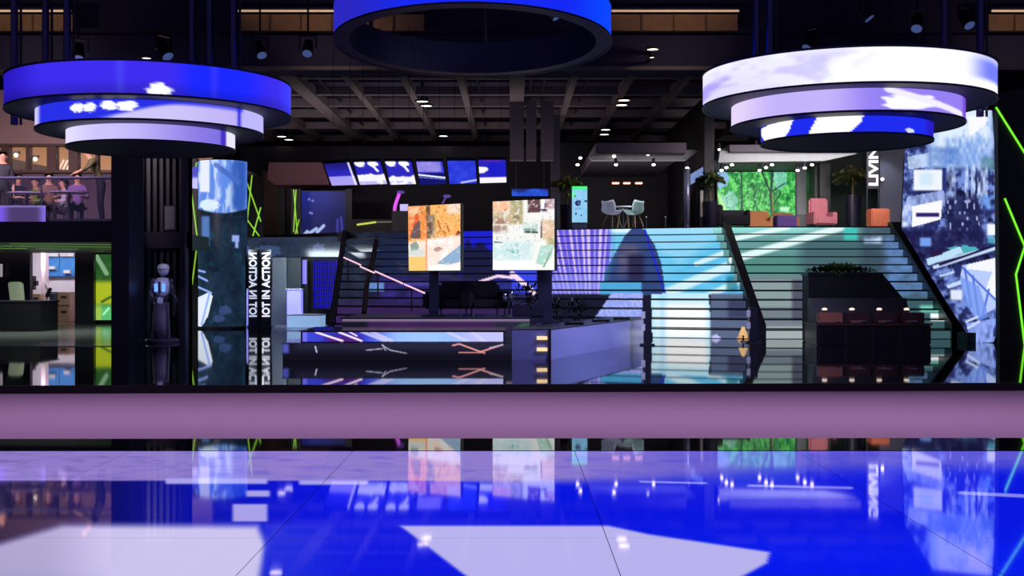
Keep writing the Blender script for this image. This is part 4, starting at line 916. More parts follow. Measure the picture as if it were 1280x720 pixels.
# ------------------------------------------------------------------ robot
rx, ry = at(203, 428, 25.7).x, 25.7
t = thing('humanoid_robot', (rx, ry, 0), 'white and blue humanoid robot with one arm held out on a round base', 'robot')
RW = mat('robot_white', (200, 205, 235), .3); RG = mat('robot_grey', (96, 86, 112), .4, .2); RD = mat('robot_dark', (52, 46, 60), .45)
RB = mat('robot_blue_glow', (90, 130, 240), .3, emit=(110, 160, 255), strength=1.2)
def rz_(px, py, dy=0): 
    p = at(px, py, ry + dy); return p
MB().lathe([(.001, 0), (.34, 0), (.36, .04), (.33, .08), (.001, .085)], (rx, ry, 0), 28).build('base', RG, t)
MB().lathe([(.20, .08), (.19, .3), (.17, .6), (.15, .8), (.16, .86), (.001, .87)], (rx - .03, ry, 0), 24).build('skirt', RG, t, True)
MB().cyl((rx + .17, ry - .1, .08), (rx + .15, ry - .1, .85), .018, n=8).build('side_rod', STEEL, t)
MB().sphere((rx - .02, ry, .93), .14, (1, .8, .7)).build('hip', RD, t, True)
MB().box((rx - .07, ry - .17, .82), (rx + .05, ry - .1, .97)).bevel(.02).build('front_plate', RW, t)
MB().lathe([(.001, .98), (.10, .98), (.15, 1.06), (.175, 1.2), (.17, 1.31), (.12, 1.37), (.05, 1.39), (.001, 1.39)], (rx, ry, 0), 22).build('torso', RW, t, True)
for sx in (-.09, .07): MB().box((rx + sx - .035, ry - .19, 1.08), (rx + sx + .035, ry - .14, 1.26)).bevel(.015).build('chest_light', RB, t)
MB().box((rx - .03, ry - .2, 1.06), (rx + .01, ry - .15, 1.3)).build('chest_slot', RD, t)
MB().cyl((rx, ry, 1.37), (rx, ry, 1.46), .045, .04).build('neck', RD, t)
hd = MB().sphere((rx + .02, ry, 1.545), .125, (.95, 1, .95), 18, 12).build('head', RW, t, True)
MB().sphere((rx + .03, ry - .045, 1.53), .1, (.85, .85, .72), 14, 9).build('face_plate', mat('robot_face', (190, 185, 225), .25), hd, True)
for sx in (-.035, .04): MB().sphere((rx + .03 + sx, ry - .128, 1.55), .016, u=8, v=6).build('eye', BLACK, hd)
MB().lathe([(.128, 1.56), (.132, 1.6), (.11, 1.65), (.06, 1.68), (.001, 1.685)], (rx + .02, ry, 0), 20).build('head_shell', WHITE, hd, True)
for sx, el, wr in ((1, (rx + .24, ry - .06, 1.08), (rx + .36, ry - .3, .95)), (-1, (rx - .23, ry - .02, 1.1), (rx - .16, ry - .22, .98))):
    sh = Vector((rx + sx * .18, ry, 1.31)); el, wr = Vector(el), Vector(wr)
    ar = MB().sphere(sh, .065, u=12, v=8).cyl(sh, el, .05, .042, 12).sphere(el, .048, u=12, v=8).cyl(el, wr, .042, .033, 12).build('arm', RD if sx > 0 else RG, t, True)
    dv = (wr - el).normalized(); mb = MB().sphere(wr + dv * .05, .045, (1, 1, .7), 10, 7)
    for f in range(4): mb.path([wr + dv * .08 + Vector((-.03 + .02 * f, 0, 0)), wr + dv * .125 + Vector((-.032 + .021 * f, 0, -.005)), wr + dv * .15 + Vector((-.03 + .02 * f, .0, -.035))], .009, 6)
    mb.path([wr + dv * .04 + Vector((-.045 * sx, 0, 0)), wr + dv * .085 + Vector((-.06 * sx, 0, .015))], .011, 6); mb.build('hand', RD, ar)

# ------------------------------------------------------------------ two big bright screens on posts
def paint_orange(U, V, X, Y, Z):
    x, y = U * 66, V * 83; n = fbm(x / 6, y / 6, 2)
    A = full(U, (255, 176, 92)); A = mix(A, (255, 206, 130), n * .8)
    A = mix(A, (255, 150, 90), rectm(x, y, 0, -1, 24, 42, 2)); A = mix(A, (255, 214, 170), rectm(x, y, 0, 0, 16, 12, 4) * n * 1.4)
    A = mix(A, (232, 88, 40), polym(x, y, [(9, 12), (13, 8), (17, 40), (2, 40)]) * .8); A = mix(A, (112, 92, 92), polym(x, y, [(2, 42), (8, 24), (15, 18), (16, 42)]))
    A = mix(A, (255, 158, 80), rectm(x, y, 16, -1, 23, 45, .7)); A = mix(A, (110, 80, 60), rectm(x, y, 23, -1, 28, 42, 1)); A = mix(A, (160, 140, 116), rectm(x, y, 25, 12, 34, 40, 2)); A = mix(A, (90, 60, 50), rectm(x, y, 24, 22, 30, 36, 1.5) * .7)
    A = mix(A, (255, 230, 215), rectm(x, y, 50, -1, 67, 12, 4)); A = mix(A, (230, 130, 60), (np.abs(np.hypot(x - 42, y - 38) - 5) < 1).astype(float)); A = mix(A, (210, 110, 50), linem(x, y, (38, 20), (41, 30), 1) + linem(x, y, (48, 24), (52, 34), 1))
    A = mix(A, (255, 130, 110), rectm(x, y, 34, 42, 60, 48, 3) * .7); A = mix(A, (140, 50, 30), blobm(x, y, 64, 38, 4, 4, 2))
    low = ss(41, 47, y + .12 * (x - 20)); A = mix(A, (255, 236, 226), low); A = mix(A, (255, 255, 255), low * ss(.55, .7, n)); A = mix(A, (150, 165, 155), blobm(x, y, 8, 52, 6, 6, 3)); A = mix(A, (200, 220, 220), rectm(x, y, 0, 55, 22, 64, 3) * .6)
    A = mix(A, (190, 150, 140), blobm(x, y, 38, 56, 5, 3, 4)); A = mix(A, (150, 182, 216), polym(x, y, [(36, 74), (60, 56), (67, 50), (67, 72), (50, 76)])); A = mix(A, (255, 208, 120), rectm(x, y, -1, 65, 22, 84, 1)); A = mix(A, (255, 150, 100), rectm(x, y, 22, 20, 24, 84, .8) * .9)
    A = mix(A, (255, 255, 255), rectm(x, y, 26, 76, 67, 84, 2)); f = fbm(x / 2.2, y / 2.2, 11); A = mix(A, (150, 84, 44), ss(.62, .78, f) * (1 - low) * .55); A = mix(A, (255, 240, 200), ss(.60, .8, fbm(x / 3, y / 3, 14)) * .6); return A
def paint_white(U, V, X, Y, Z):
    x, y = U * 77, V * 88; n = fbm(x / 7, y / 7, 5)
    A = full(U, (250, 250, 246)); A = mix(A, (255, 200, 160), rectm(x, y, -1, -1, 24, 14, 2)); A = mix(A, (176, 166, 112), rectm(x, y, 22, -1, 38, 30, 2) * .85); A = mix(A, (214, 190, 150), rectm(x, y, -1, 14, 26, 30, 3)); A = mix(A, (150, 110, 96), rectm(x, y, -1, 22, 18, 40, 4) * .7); A = mix(A, (245, 226, 205), rectm(x, y, 0, 29, 26, 31, .5))
    A = mix(A, (104, 70, 72), rectm(x, y, 44, -1, 60, 16, 1)); A = mix(A, (60, 40, 60), rectm(x, y, 58, 4, 68, 15, 2)); A = mix(A, (255, 255, 255), rectm(x, y, 60, -1, 65, 12, 1)); A = mix(A, (180, 140, 150), rectm(x, y, 66, -1, 78, 12, 2) * .8)
    A = mix(A, (150, 130, 100), blobm(x, y, 30, 23, 4, 5, 2) * .8); A = mix(A, (120, 150, 140), blobm(x, y, 47, 38, 8, 3, 3)); A = mix(A, (70, 80, 80), linem(x, y, (40, 40), (56, 41), 1.2)); A = mix(A, (190, 225, 215), rectm(x, y, 38, 28, 58, 38, 4) * n * 1.3)
    A = mix(A, (235, 190, 150), rectm(x, y, 62, 26, 78, 50, 3) * .8); A = mix(A, (120, 90, 80), rectm(x, y, 60, 28, 62, 48, .6)); A = mix(A, (180, 170, 110), rectm(x, y, 68, 48, 78, 60, 3) * n * 1.4)
    A = mix(A, (190, 232, 236), rectm(x, y, -1, 52, 50, 76, 5) * (.35 + .6 * n)); A = mix(A, (140, 200, 205), (linem(x, y, (18, 62), (36, 70), 1) + linem(x, y, (22, 54), (26, 66), 1.2) + linem(x, y, (30, 54), (32, 66), 1)) * .7)
    A = mix(A, (184, 226, 212), polym(x, y, [(54, 80), (60, 58), (76, 56), (74, 70), (66, 82)])); A = mix(A, (150, 180, 150), linem(x, y, (64, 84), (74, 62), 1)); A = mix(A, (255, 255, 255), rectm(x, y, -1, 76, 54, 90, 2)); A = mix(A, (90, 110, 110), linem(x, y, (2, 52), (12, 53), .8)); f = fbm(x / 2.4, y / 2.2, 21); A = mix(A, (130, 120, 104), ss(.62, .8, f) * (1 - ss(48, 56, y)) * .55); A = mix(A, (255, 255, 255), ss(.5, .75, fbm(x / 4, y / 4, 24)) * .7); return A
def poststand(px0, px1, zb, ztop, d, t):
    a, b = at(px0, 0, d).x, at(px1, 0, d).x
    MB().box((a, d + .06, zb + 0.03), (b, d + .2, ztop)).build('post', mat('post_blue_black', (28, 30, 54), .4), t)
    MB().box((a - .14, d - .06, zb), (b + .14, d + .34, zb + .03)).build('foot_plate', DSTEEL, t)
def bigscreen(lab, c4, paint, nu, nv, posts, d):
    t = thing('display_screen', (c4[3].x, d, 0), lab, 'screen')
    flatscreen('display', *c4, paint, nu, nv, t); panel_body('casing', *c4, .02, .1, BLACK, t)
    poststand(*posts, c4[2].z + .2, d + .12, t); return t
d = 22.9
bigscreen('tall bright screen showing an orange machine picture', (at(510, 258, d + .35), at(575.5, 254.5, d - .1), at(575.5, 338, d - .1), at(511, 338.5, d + .35)), paint_orange, 132, 166, (536, 548, .635), d)
bigscreen('tall bright screen showing a white and pale teal picture', (at(616, 252, d + .4), at(693, 248.5, d - .1), at(693, 337.5, d - .1), at(616, 337.5, d + .4)), paint_white, 154, 176, (672, 690, .51), d)

# ------------------------------------------------------------------ row of tilted monitors
def mon_paint(k):
    def f(U, V, X, Y, Z):
        n = fbm(U * 4 + k * 7, V * 3, k); A = full(U, (44, 40, 190))
        if k == 0: A = mix(A, (30, 26, 120), 1 - ss(0, .5, V)); A = mix(A, (170, 160, 245), ss(.55, .62, V)); A = mix(A, (245, 240, 255), rectm(U, V, .9, -1, .97, 2, .01))
        elif k in (1, 2): A = mix(A, (250, 248, 255), ss(.42, .5, V + .25 * (n - .5) - .1 * k)); A = mix(A, (255, 255, 255), blobm(U, V, .2, .05, .2, .16, 1) + blobm(U, V, .7, .08, .2, .14, 2)); A = mix(A, (255, 250, 255), linem(U, V, (.65, .1), (.8, .4), .05)); A = mix(A, (170, 160, 240), ss(.8, .9, V) * (n > .55) * .7)
        elif k == 3: A = mix(A, (160, 150, 235), rectm(U, V, 0, .0, .95, .45, .05) * (.6 + n * .6)); A = mix(A, (60, 70, 220), rectm(U, V, .9, -1, .95, .5, .01)); A = mix(A, (20, 22, 110), ss(.48, .52, V)); A = mix(A, (250, 250, 255), linem(U, V, (-.05, .55), (1.05, .72), .035)); A = mix(A, (120, 130, 220), linem(U, V, (.0, .66), (1, .78), .02))
        elif k == 4: A = full(U, (40, 54, 214)); A = mix(A, (60, 80, 240), ss(.4, .8, n) * .6); A = mix(A, (190, 200, 255), linem(U, V, (.45, .95), (1, .85), .04))
        else: A = mix(A, (250, 246, 255), ss(.72, .78, V)); A = mix(A, (255, 255, 255), blobm(U, V, .1, .42, .24, .16, 3)); A = mix(A, (80, 40, 170), rectm(U, V, .1, -1, .8, .08, .02)); A = mix(A, (30, 30, 200), rectm(U, V, .35, .1, 1.1, .7, .05))
        return A
    return f
mons = [((405, 205), (437, 203), (447, 231), (415, 232)), ((442, 203), (475, 202), (484, 230), (450, 231)), ((481, 202), (514, 202), (520, 230), (488, 231)),
        ((520, 202), (553, 202), (558, 230), (525, 231)), ((559, 201), (594, 201), (596, 229), (562, 230)), ((598, 200), (632, 200), (633, 228), (600, 229))]
mlab = ['dark blue over lavender picture, end one above the dark blue wall screen', 'mostly white cloud picture beside the dark lavender end one', 'white cloud picture with a lavender foot, third along the row',
        'pale streak crossing a dark picture', 'plain blue picture with one pale streak', 'white lower edge and small cloud, end of the row over the orange screen']
for k, (tl, tr_, br, bl) in enumerate(mons):
    c4 = [at(*tl, 29.0), at(*tr_, 29.0), at(*br, 30.0), at(*bl, 30.0)]
    t = thing('ceiling_monitor', (c4[0] + c4[1]) / 2, 'tilted monitor, ' + mlab[k], 'monitor', 'tilted monitors hung in a row')
    flatscreen('display', *c4, mon_paint(k), 40, 44, t); panel_body('casing', *c4, .03, .06, BLACK, t)
    m = (c4[0] + c4[1] + c4[2] + c4[3]) / 4
    for sx in (-.2, .2): MB().cyl((m.x + sx, m.y + .14, m.z + .02), (m.x + sx, m.y + .14, 7.6), .007, n=6).build('hanging_pole', DSTEEL, t)
    MB().box((m.x - .25, m.y + .1, m.z), (m.x + .25, m.y + .18, m.z + .06)).build('bracket', DSTEEL, t)

# ------------------------------------------------------------------ low stage, its plinth and counter
t = thing('low_stage', at(500, 450, 19.9), 'low black stage with a glowing blue white display strip along its front', 'stage')
x0, x1 = at(378, 0, 19.9).x, at(629, 0, 19.9).x
def paint_stage(U, V, X, Y, Z):
    x = pxof(X, Y); y = V * 13; A = full(U, (60, 70, 214)); A = mix(A, (150, 185, 255), ss(450, 500, x)); A = mix(A, (196, 196, 255), ss(555, 600, x)); A = mix(A, (170, 215, 255), rectm(x, y, 500, -1, 560, 20, 20) * .7)
    A = mix(A, (38, 34, 150), rectm(x, y, 405, -1, 452, 20, 10) * (.5 + .5 * noise(x / 5, y / 5, 1))); A = mix(A, (96, 30, 110), rectm(x, y, 408, 6, 450, 20, 6) * .7)
    for p, q, w in (((395, 0), (428, 12), 1.4), ((424, 0), (452, 12), 1.4), ((436, -1), (446, 5), 1)): A = mix(A, (255, 232, 255), linem(x, y, p, q, w))
    for p, q in (((452, -1), (482, 12)), ((464, -1), (490, 12)), ((560, 0), (585, 13)), ((590, 0), (606, 13))): A = mix(A, (214, 214, 255), linem(x, y, p, q, 2.2) * .8)
    A = mix(A, (110, 110, 235), rectm(x, y, 378, -1, 384, 20, 1)); return A
za, zb, zc = .47, .295, .0
flatscreen('display', (x0, 19.9, za - .01), (x1, 19.9, za - .01), (x1, 19.9, zb + .01), (x0, 19.9, zb + .01), paint_stage, 250, 13, t, M_LEDG)
GB = mat('gloss_black_slab', (16, 14, 22), .12, spec=.6)
MB().box((x0 - .03, 19.91, zb), (x1 + .02, 21.5, za)).build('upper_slab', GB, t)
MB().box((x0 - .05, 19.86, za), (x1 + .04, 21.55, za + .02)).build('top', GB, t)
px0, px1 = at(353, 0, 19.7).x, at(640, 0, 19.7).x
MB().box((px0, 19.72, 0), (px1, 21.6, zb)).build('plinth', GB, t)
def paint_plinth_reflections(U, V, X, Y, Z):  # streaks are reflections painted into the glow of the plinth front
    x = pxof(X, Y); y = V * 22; A = full(U, (22, 22, 40)); A = mix(A, (90, 100, 220), rectm(x, y, 353, 1, 361, 13, 2) * .8); A = mix(A, (44, 44, 66), rectm(x, y, 370, -1, 640, 8, 4) * .6)
    for p, q in (((574, 1), (606, 13)), ((574, 12), (606, 12)), ((598, 12), (628, 2)), ((566, 3), (574, 1))): A = mix(A, (240, 160, 160), linem(x, y, p, q, .9))
    for p, q in (((612, 6), (629, 2)), ((458, 9), (478, 7)), ((478, 3), (488, 9)), ((488, 9), (508, 13)), ((482, 9), (478, 2))): A = mix(A, (190, 186, 210), linem(x, y, p, q, .8) * .8)
    A = mix(A, (200, 200, 240), linem(x, y, (394, 4), (396, 12), .8)); return mix(A, (12, 10, 20), ss(10, 18, y) * .8)
flatscreen('reflection_panel', (px0, 19.71, zb - .005), (px1, 19.71, zb - .005), (px1, 19.71, 0.005), (px0, 19.71, 0.005), paint_plinth_reflections, 288, 22, t, M_LEDG)

t = thing('bench_platform', at(540, 413, 22.4), 'dark purple glossy platform behind the low stage', 'platform')
a, b = at(428, 399, 22.3), at(662, 399, 22.3)
def paint_bench(U, V, X, Y, Z):
    x = pxof(X, Y); A = full(U, (48, 30, 74)); A = mix(A, (78, 40, 92), fbm(x / 30, V * 2, 3)); A = mix(A, (40, 36, 60), ss(612, 625, x)); A = mix(A, (22, 20, 36), 1 - ss(455, 465, x)); A = mix(A, (60, 110, 80), blobm(x, V, 672, .3, 26, .2, 1) * .7); A = mix(A, (110, 90, 200), blobm(x, V, 536, .75, 8, .3, 1)); A = mix(A, (150, 130, 160), 1 - ss(.02, .1, V)); return A
flatscreen('front_panel', (a.x, 22.3, a.z), (b.x, 22.3, a.z), (b.x, 22.3, .01), (a.x, 22.3, .01), paint_bench, 180, 20, t, M_LEDG)
MB().box((a.x, 22.31, 0), (b.x, 24.9, a.z)).build('body', GB, t)
MB().box((a.x - .03, 22.26, a.z), (b.x + .03, 24.95, a.z + .03)).build('top', mat('dark_violet_top', (50, 44, 66), .3), t)
BZ = a.z + .03
# black lounge armchairs, small table and shrubs on the platform
LEATH = mat('black_leather', (16, 15, 22), .3)
def lounge(px, d, rz, lab):
    t = thing('lounge_chair', (at(px, 0, d).x, d, BZ), lab, 'armchair', 'black lounge chairs on the dark platform')
    relink(MB().box((-.36, -.36, .14), (.36, .36, .32)).bevel(.05).build('seat', LEATH, t), t)
    relink(MB().box((-.36, .24, .3), (.36, .42, .66)).bevel(.06).build('backrest', LEATH, t), t)
    for s in (-1, 1):
        relink(MB().box((s * .38 - .08, -.36, .14), (s * .38 + .08, .4, .48)).bevel(.05).build('armrest', LEATH, t), t)
        for yy in (-.3, .34): relink(MB().cyl((s * .32, yy, 0), (s * .32, yy, .15), .02, n=8).build('leg', STEEL, t), t)
    for ch in t.children: ch.matrix_parent_inverse = Matrix()
    t.rotation_euler = (0, 0, rz)
lounge(563, 23.6, -.3, 'black lounge chair on the dark platform nearer the orange screen'); lounge(607, 23.7, .25, 'black lounge chair on the dark platform between the two bright screens')
t = thing('side_table', (at(636, 0, 23.2).x, 23.2, BZ), 'small round side table on the dark platform beside the shrubs', 'table')
p = t.location
MB().lathe([(.001, .28), (.22, .28), (.22, .31), (.001, .31)], p, 20).build('table_top', DSTEEL, t); MB().lathe([(.025, .02), (.025, .28)], p, 8).build('stem', STEEL, t); MB().lathe([(.15, 0), (.15, .02), (.025, .03)], p, 16).build('base', STEEL, t)
CHR = mat('chrome', (220, 220, 235), .08, 1.0)
for k, (dx, hh) in enumerate(((-.08, .12), (.05, .16))):
    v = thing('chrome_vase', (p.x + dx, p.y, p.z + .31), ('short chrome vase on the small dark side table', 'taller chrome vase on the small dark side table')[k], 'vase')
    MB().lathe([(.001, 0), (.045, 0), (.06, hh * .4), (.03, hh * .8), (.045, hh)], v.location, 16).build('vessel', CHR, v, True); MB().lathe([(.045, hh), (.05, hh + .01), (.042, hh + .012)], v.location, 16).build('lip', CHR, v)
def foliage(c, rx, ry, rz, n, ln, w, m, parent, droop=.0):
    mb = MB(); c = Vector(c)
    for _ in range(n):
        v = Vector(rng.normal(size=3)); v.normalize(); r = rng.random() ** .4
        p = c + Vector((v.x * rx * r, v.y * ry * r, v.z * rz * r)); dr = (v + Vector((0, 0, .5 - droop)) + Vector(rng.normal(size=3)) * .35).normalized()
        mb.leaf(p, dr * ln * (.7 + .6 * rng.random()), w)
    return mb.build('foliage', m, parent)
DG = mat('dark_leaf', (24, 34, 30), .5); OG = mat('olive_leaf', (104, 116, 40), .5, var=.5, scale=20); TG = mat('brown_green_leaf', (74, 78, 40), .5, var=.5, scale=20); MG = mat('dark_olive_leaf', (60, 72, 34), .5, var=.4)
for k, (px, d, w) in enumerate(((660, 23.3, .3), (697, 24.6, .32), (722, 25.4, .3))):
    q = at(px, 0, d); z = BZ if k == 0 else 0
    t = thing('shrub_planter', (q.x, d, z), ('dark shrub in a square box on the platform below the white screen', 'dark shrub in a box behind the pale low wall under the white screen', 'dark shrub in a box farthest along the pale low wall')[k], 'plant')
    hh = .22 if k == 0 else .5
    MB().box((q.x - w, d - .25, z), (q.x + w, d + .25, z + hh)).bevel(.015).build('planter_box', NAVY, t)
    MB().cyl((q.x, d, z + hh), (q.x, d, z + hh + .2), .02).build('stem', DG, t)
    foliage((q.x, d, z + hh + .17), w, .25, .24, 160, .12, .025, DG, t)

# pale low wall running away behind the stage
t = thing('low_wall', (1.2, 22, 0), 'pale lavender glossy low wall running back beside the low stage', 'low wall')
PLV = mat('lavender_gloss', (150, 152, 220), .2, .0, var=.08, scale=1.0, spec=.9)
fp = [(at(640, 0, 20).x, 20.0), (at(689, 0, 20).x, 20.0), (at(808, 0, 26).x, 26.0), (at(808, 0, 26).x - .8, 26.3), (at(640, 0, 20).x + .3, 21.5)]
MB().prism([(x, y, 0) for x, y in fp], (0, 0, .49)).build('body', PLV, t)
MB().prism([(x, y, .49) for x, y in fp], (0, 0, .02)).build('top', mat('dark_cap', (34, 34, 50), .3), t)
MB().box((fp[1][0] - .045, 19.97, 0), (fp[1][0] - .005, 20.0, .49)).build('corner_strip', mat('dark_red_strip', (44, 16, 22), .4), t)
GOLD = mat('gold_reflection_glow', (255, 220, 160), emit=(255, 214, 150), strength=1.1)  # gold lamp reflections on the wall face, built as glowing strips
for z in (.36, .17):
    MB().box((at(671, 0, 20).x, 19.975, z - .028), (at(684, 0, 20).x, 20.0, z + .028)).build('reflection_streak', GOLD, t)
for k, s in enumerate((.35, .62, .86)):
    x, y = P2(fp[1], fp[2], s); x -= .3
    v = thing('tablet', (x, y, .51), ('dark tablet on the pale low wall nearest the stage', 'dark tablet in the middle of the pale low wall', 'dark tablet on the far end of the pale low wall')[k], 'tablet')
    M = Matrix.Translation((x, y, .525)) @ Matrix.Rotation(-.25, 4, 'X')
    MB().box((-.17, -.1, -.008), (.17, .1, .012), M).build('casing', BLACK, v); MB().box((-.15, -.085, .0125), (.15, .085, .014), M).build('glass', mat('tablet_glass', (30, 36, 70), .1), v); MB().box((-.1, -.1, -.014), (.1, .1, -.002), Matrix.Translation((x, y, .525))).build('stand', DSTEEL, v)

# slim black posts in front of the stairs
for k, (px, d, w, zt, lab) in enumerate(((809, 24.5, .07, .98, 'slim black barrier post at the far end of the pale low wall'), (941, 25.6, .09, .75, 'slim black barrier post at the foot of the stair divider'))):
    q = at(px, 0, d); t = thing('barrier_post', (q.x, d, 0), lab, 'post')
    MB().box((q.x - w, d - w, .03), (q.x + w, d + w, zt)).bevel(.01).build('shaft', NAVY, t); MB().box((q.x - w * 2, d - w * 2, 0), (q.x + w * 2, d + w * 2, .03)).build('base', DSTEEL, t)
    for z in (.3, .55): MB().box((q.x - w - .06, d - w - .01, z), (q.x - w + .02, d - w, z + .14)).build('tag_plate', WHITE, t)
t = thing('floor_lamp', (at(929, 0, 26.0).x, 26.0, 0), 'small amber floor lamp glowing at the foot of the stairs', 'lamp')
p = Vector((at(929, 0, 26.0).x, 26.0, .22)); MB().lathe([(.001, 0), (.08, 0), (.02, .03), (.015, .18)], (p.x, p.y, 0), 12).build('base', DSTEEL, t); MB().lathe([(.02, -.06), (.10, -.08), (.03, .1), (.001, .1)], p, 14).build('shade', mat('amber_shade', (240, 190, 120), .4, emit=(245, 196, 130), strength=.8), t)

# ------------------------------------------------------------------ brown display kiosk and the black planter behind it
d = 24.7; x0, x1 = at(1021, 0, d).x, at(1164, 0, d).x
t = thing('display_kiosk', ((x0 + x1) / 2, d, 0), 'long dark brown display kiosk with four bays in front of the stairs', 'kiosk')
DB = mat('dark_brown_wood', (78, 46, 46), .32, scale=5, var=.3); DBL = mat('brown_wood_painted_lit', (170, 104, 84), .35, scale=5)  # second, lighter wood has the lamp glow put into its colour
MB().box((x0, d, 0), (x1, d + 1.0, .40)).bevel(.02).build('base_cabinet', mat('black_brown', (18, 14, 20), .3), t)
MB().box((x0 - .02, d - .03, .40), (x1 + .02, d + 1.0, .44)).build('ledge', DB, t)
MB().prism([(x0 + .04, d + .3, .44), (x0 + .04, d + .62, .95), (x0 + .04, d + .95, .95), (x0 + .04, d + .95, .44)], (x1 - x0 - .35, 0, 0)).build('sloped_back', mat('dark_plum', (38, 28, 38), .4), t)
bw = (x1 - x0 - .1) / 4
for k in range(4):
    a = x0 + .06 + k * bw
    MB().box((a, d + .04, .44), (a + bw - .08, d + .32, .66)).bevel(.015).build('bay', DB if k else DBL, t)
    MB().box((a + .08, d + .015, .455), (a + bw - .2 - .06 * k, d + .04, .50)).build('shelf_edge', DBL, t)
    MB().box((a + bw * .3, d + .012, .48), (a + bw * (.75 - .06 * k), d + .03, .495)).build('handle', CHR, t)
    lx = a + .06 + .0 * k
    MB().cyl((lx + .05, d + .18, .66), (lx + .05, d + .18, .72), .012, n=8).cyl((lx + .05, d + .18, .72), (lx + .05, d + .05, .75), .012, n=8).build('lamp_arm', STEEL, t)
    MB().lathe([(.05, 0), (.06, .03), (.02, .05)], (lx + .05, d + .04, .71), 12).build('lamp', mat('warm_small_lamp', (240, 220, 200), .4, emit=(230, 206, 186), strength=1.3), t)
for k in range(5): MB().box((x0 + .02 + k * bw * .99, d - .005, .02), (x0 + .05 + k * bw * .99, d + .0, .39)).build('door_seam', DSTEEL, t)
d2 = 25.9; xa, xb = at(1011, 0, d2).x, at(1102, 0, d2).x
t = thing('hedge_planter', ((xa + xb) / 2, d2, 0), 'tall black planter with a dark trimmed hedge behind the brown kiosk', 'plant')
zt = at(0, 341, d2).z
MB().box((xa, d2, 0), (xb, d2 + .6, zt)).bevel(.015).build('planter_box', mat('planter_black', (9, 9, 12), .6), t)
MB().box((xa - .02, d2 - .02, zt - .06), (xb + .02, d2 + .62, zt)).build('rim', BLACK, t)
MB().prism([(xb, d2, .9), (xb + .5, d2, .9), (xb, d2, zt)], (0, .5, 0)).build('side_wing', BLACK, t)
foliage(((xa + xb) / 2, d2 + .3, zt + .02), .76, .25, .07, 900, .11, .022, DG, t)
foliage((xa + .66, d2 + .05, zt + .09), .36, .14, .07, 260, .11, .02, mat('pale_moss_leaf', (96, 120, 52), .5), t)  # lighter, greener leaves over part of the hedge top

# ------------------------------------------------------------------ upper floor, far end (dim side)
t = thing('wall_screen', at(403, 297, 43), 'large dark blue wall screen with small white streaks on the upper floor', 'screen')
def paint_dim(U, V, X, Y, Z):
    A = full(U, (22, 26, 84)); A = mix(A, (30, 40, 130), 1 - ss(0, .8, V)); A = mix(A, (14, 14, 50), ss(.5, 1, U) * .5)
    for p, q in (((.04, .97), (.16, .84)), ((.2, .88), (.36, .78)), ((.38, .85), (.52, .72))): A = mix(A, (170, 186, 235), linem(U, V, p, q, .035))
    for x, y in ((.2, .17), (.28, .2), (.22, .45), (.26, .46)): A = mix(A, (110, 120, 200), blobm(U, V, x, y, .03, .025, 1))
    A = mix(A, (70, 80, 200), (linem(U, V, (.82, .6), (.82, .95), .03) + linem(U, V, (.9, .55), (.94, .95), .03)) * .6); A = mix(A, (80, 120, 220), blobm(U, V, .05, .95, .08, .07, 1)); return A
c4 = (at(375, 239, 43), at(432, 239, 43), at(432, 299, 43), at(375, 299, 43))
flatscreen('display', *c4, paint_dim, 90, 90, t); panel_body('casing', *c4, .04, .12, BLACK, t)
ub = thing('wall_upper', (-3, 46, UZ), kind='structure')
MB().box((at(300, 0, 47).x, 47, UZ), (at(735, 0, 47).x, 47.2, 6.6)).build('back_wall', mat('plum_black', (24, 20, 38), .6), ub)
MB().box((at(328, 0, 44.5).x, 44.5, UZ), (at(347, 0, 44.5).x, 44.8, 5.4)).build('brown_panel', mat('brown_wall', (78, 52, 42), .6, scale=2), ub)
MB().box((at(347, 0, 44.4).x, 44.4, UZ), (at(356, 0, 44.4).x, 44.9, 5.4)).build('dark_jamb', BLACK, ub); MB().box((at(356, 0, 44.6).x, 44.6, UZ), (at(365, 0, 44.6).x, 44.8, 5.4)).build('brown_panel', mat('brown_wall_dark', (52, 38, 44), .6), ub)
a, b = at(341, 206, 43.4), at(411, 231, 43.4)
MB().prism([at(336, 203, 43.4), at(402, 203, 43.4), at(412, 231, 43.4), at(344, 231, 43.4), at(334, 224, 43.4)], (0, 1.5, 0)).build('soffit', mat('mauve_soffit', (130, 88, 98), .7, scale=1), ub)
MB().box((at(432, 0, 42.9).x, 42.9, at(0, 316, 42.9).z), (at(440, 0, 42.9).x, 43.3, at(0, 236, 42.9).z)).build('jamb', NAVY, ub)
t = thing('light_line', at(470, 280, 42.5), 'thin yellow green light line on a dark parapet of the upper floor', 'lamp')
MB().box((at(440, 0, 42.6).x, 42.6, UZ), (at(508, 0, 42.6).x, 42.8, at(0, 274, 42.6).z)).build('parapet', mat('parapet_black', (20, 18, 26), .5), t)
MB().cyl(at(446, 281, 42.55), at(470, 277.6, 42.55), .035, n=6).build('light_tube', mat('yellow_glow', (200, 210, 80), emit=(196, 206, 80), strength=.9), t)
MB().cyl(at(470, 277.6, 42.55), at(496, 277.2, 42.55), .025, n=6).build('dim_tube', mat('dim_glow', (110, 110, 96), emit=(110, 110, 96), strength=.7), t)
NEON = mat('violet_neon', (220, 90, 220), emit=(205, 80, 225), strength=.9); NEOND = mat('violet_dim', (90, 66, 150), emit=(92, 66, 150), strength=.55)
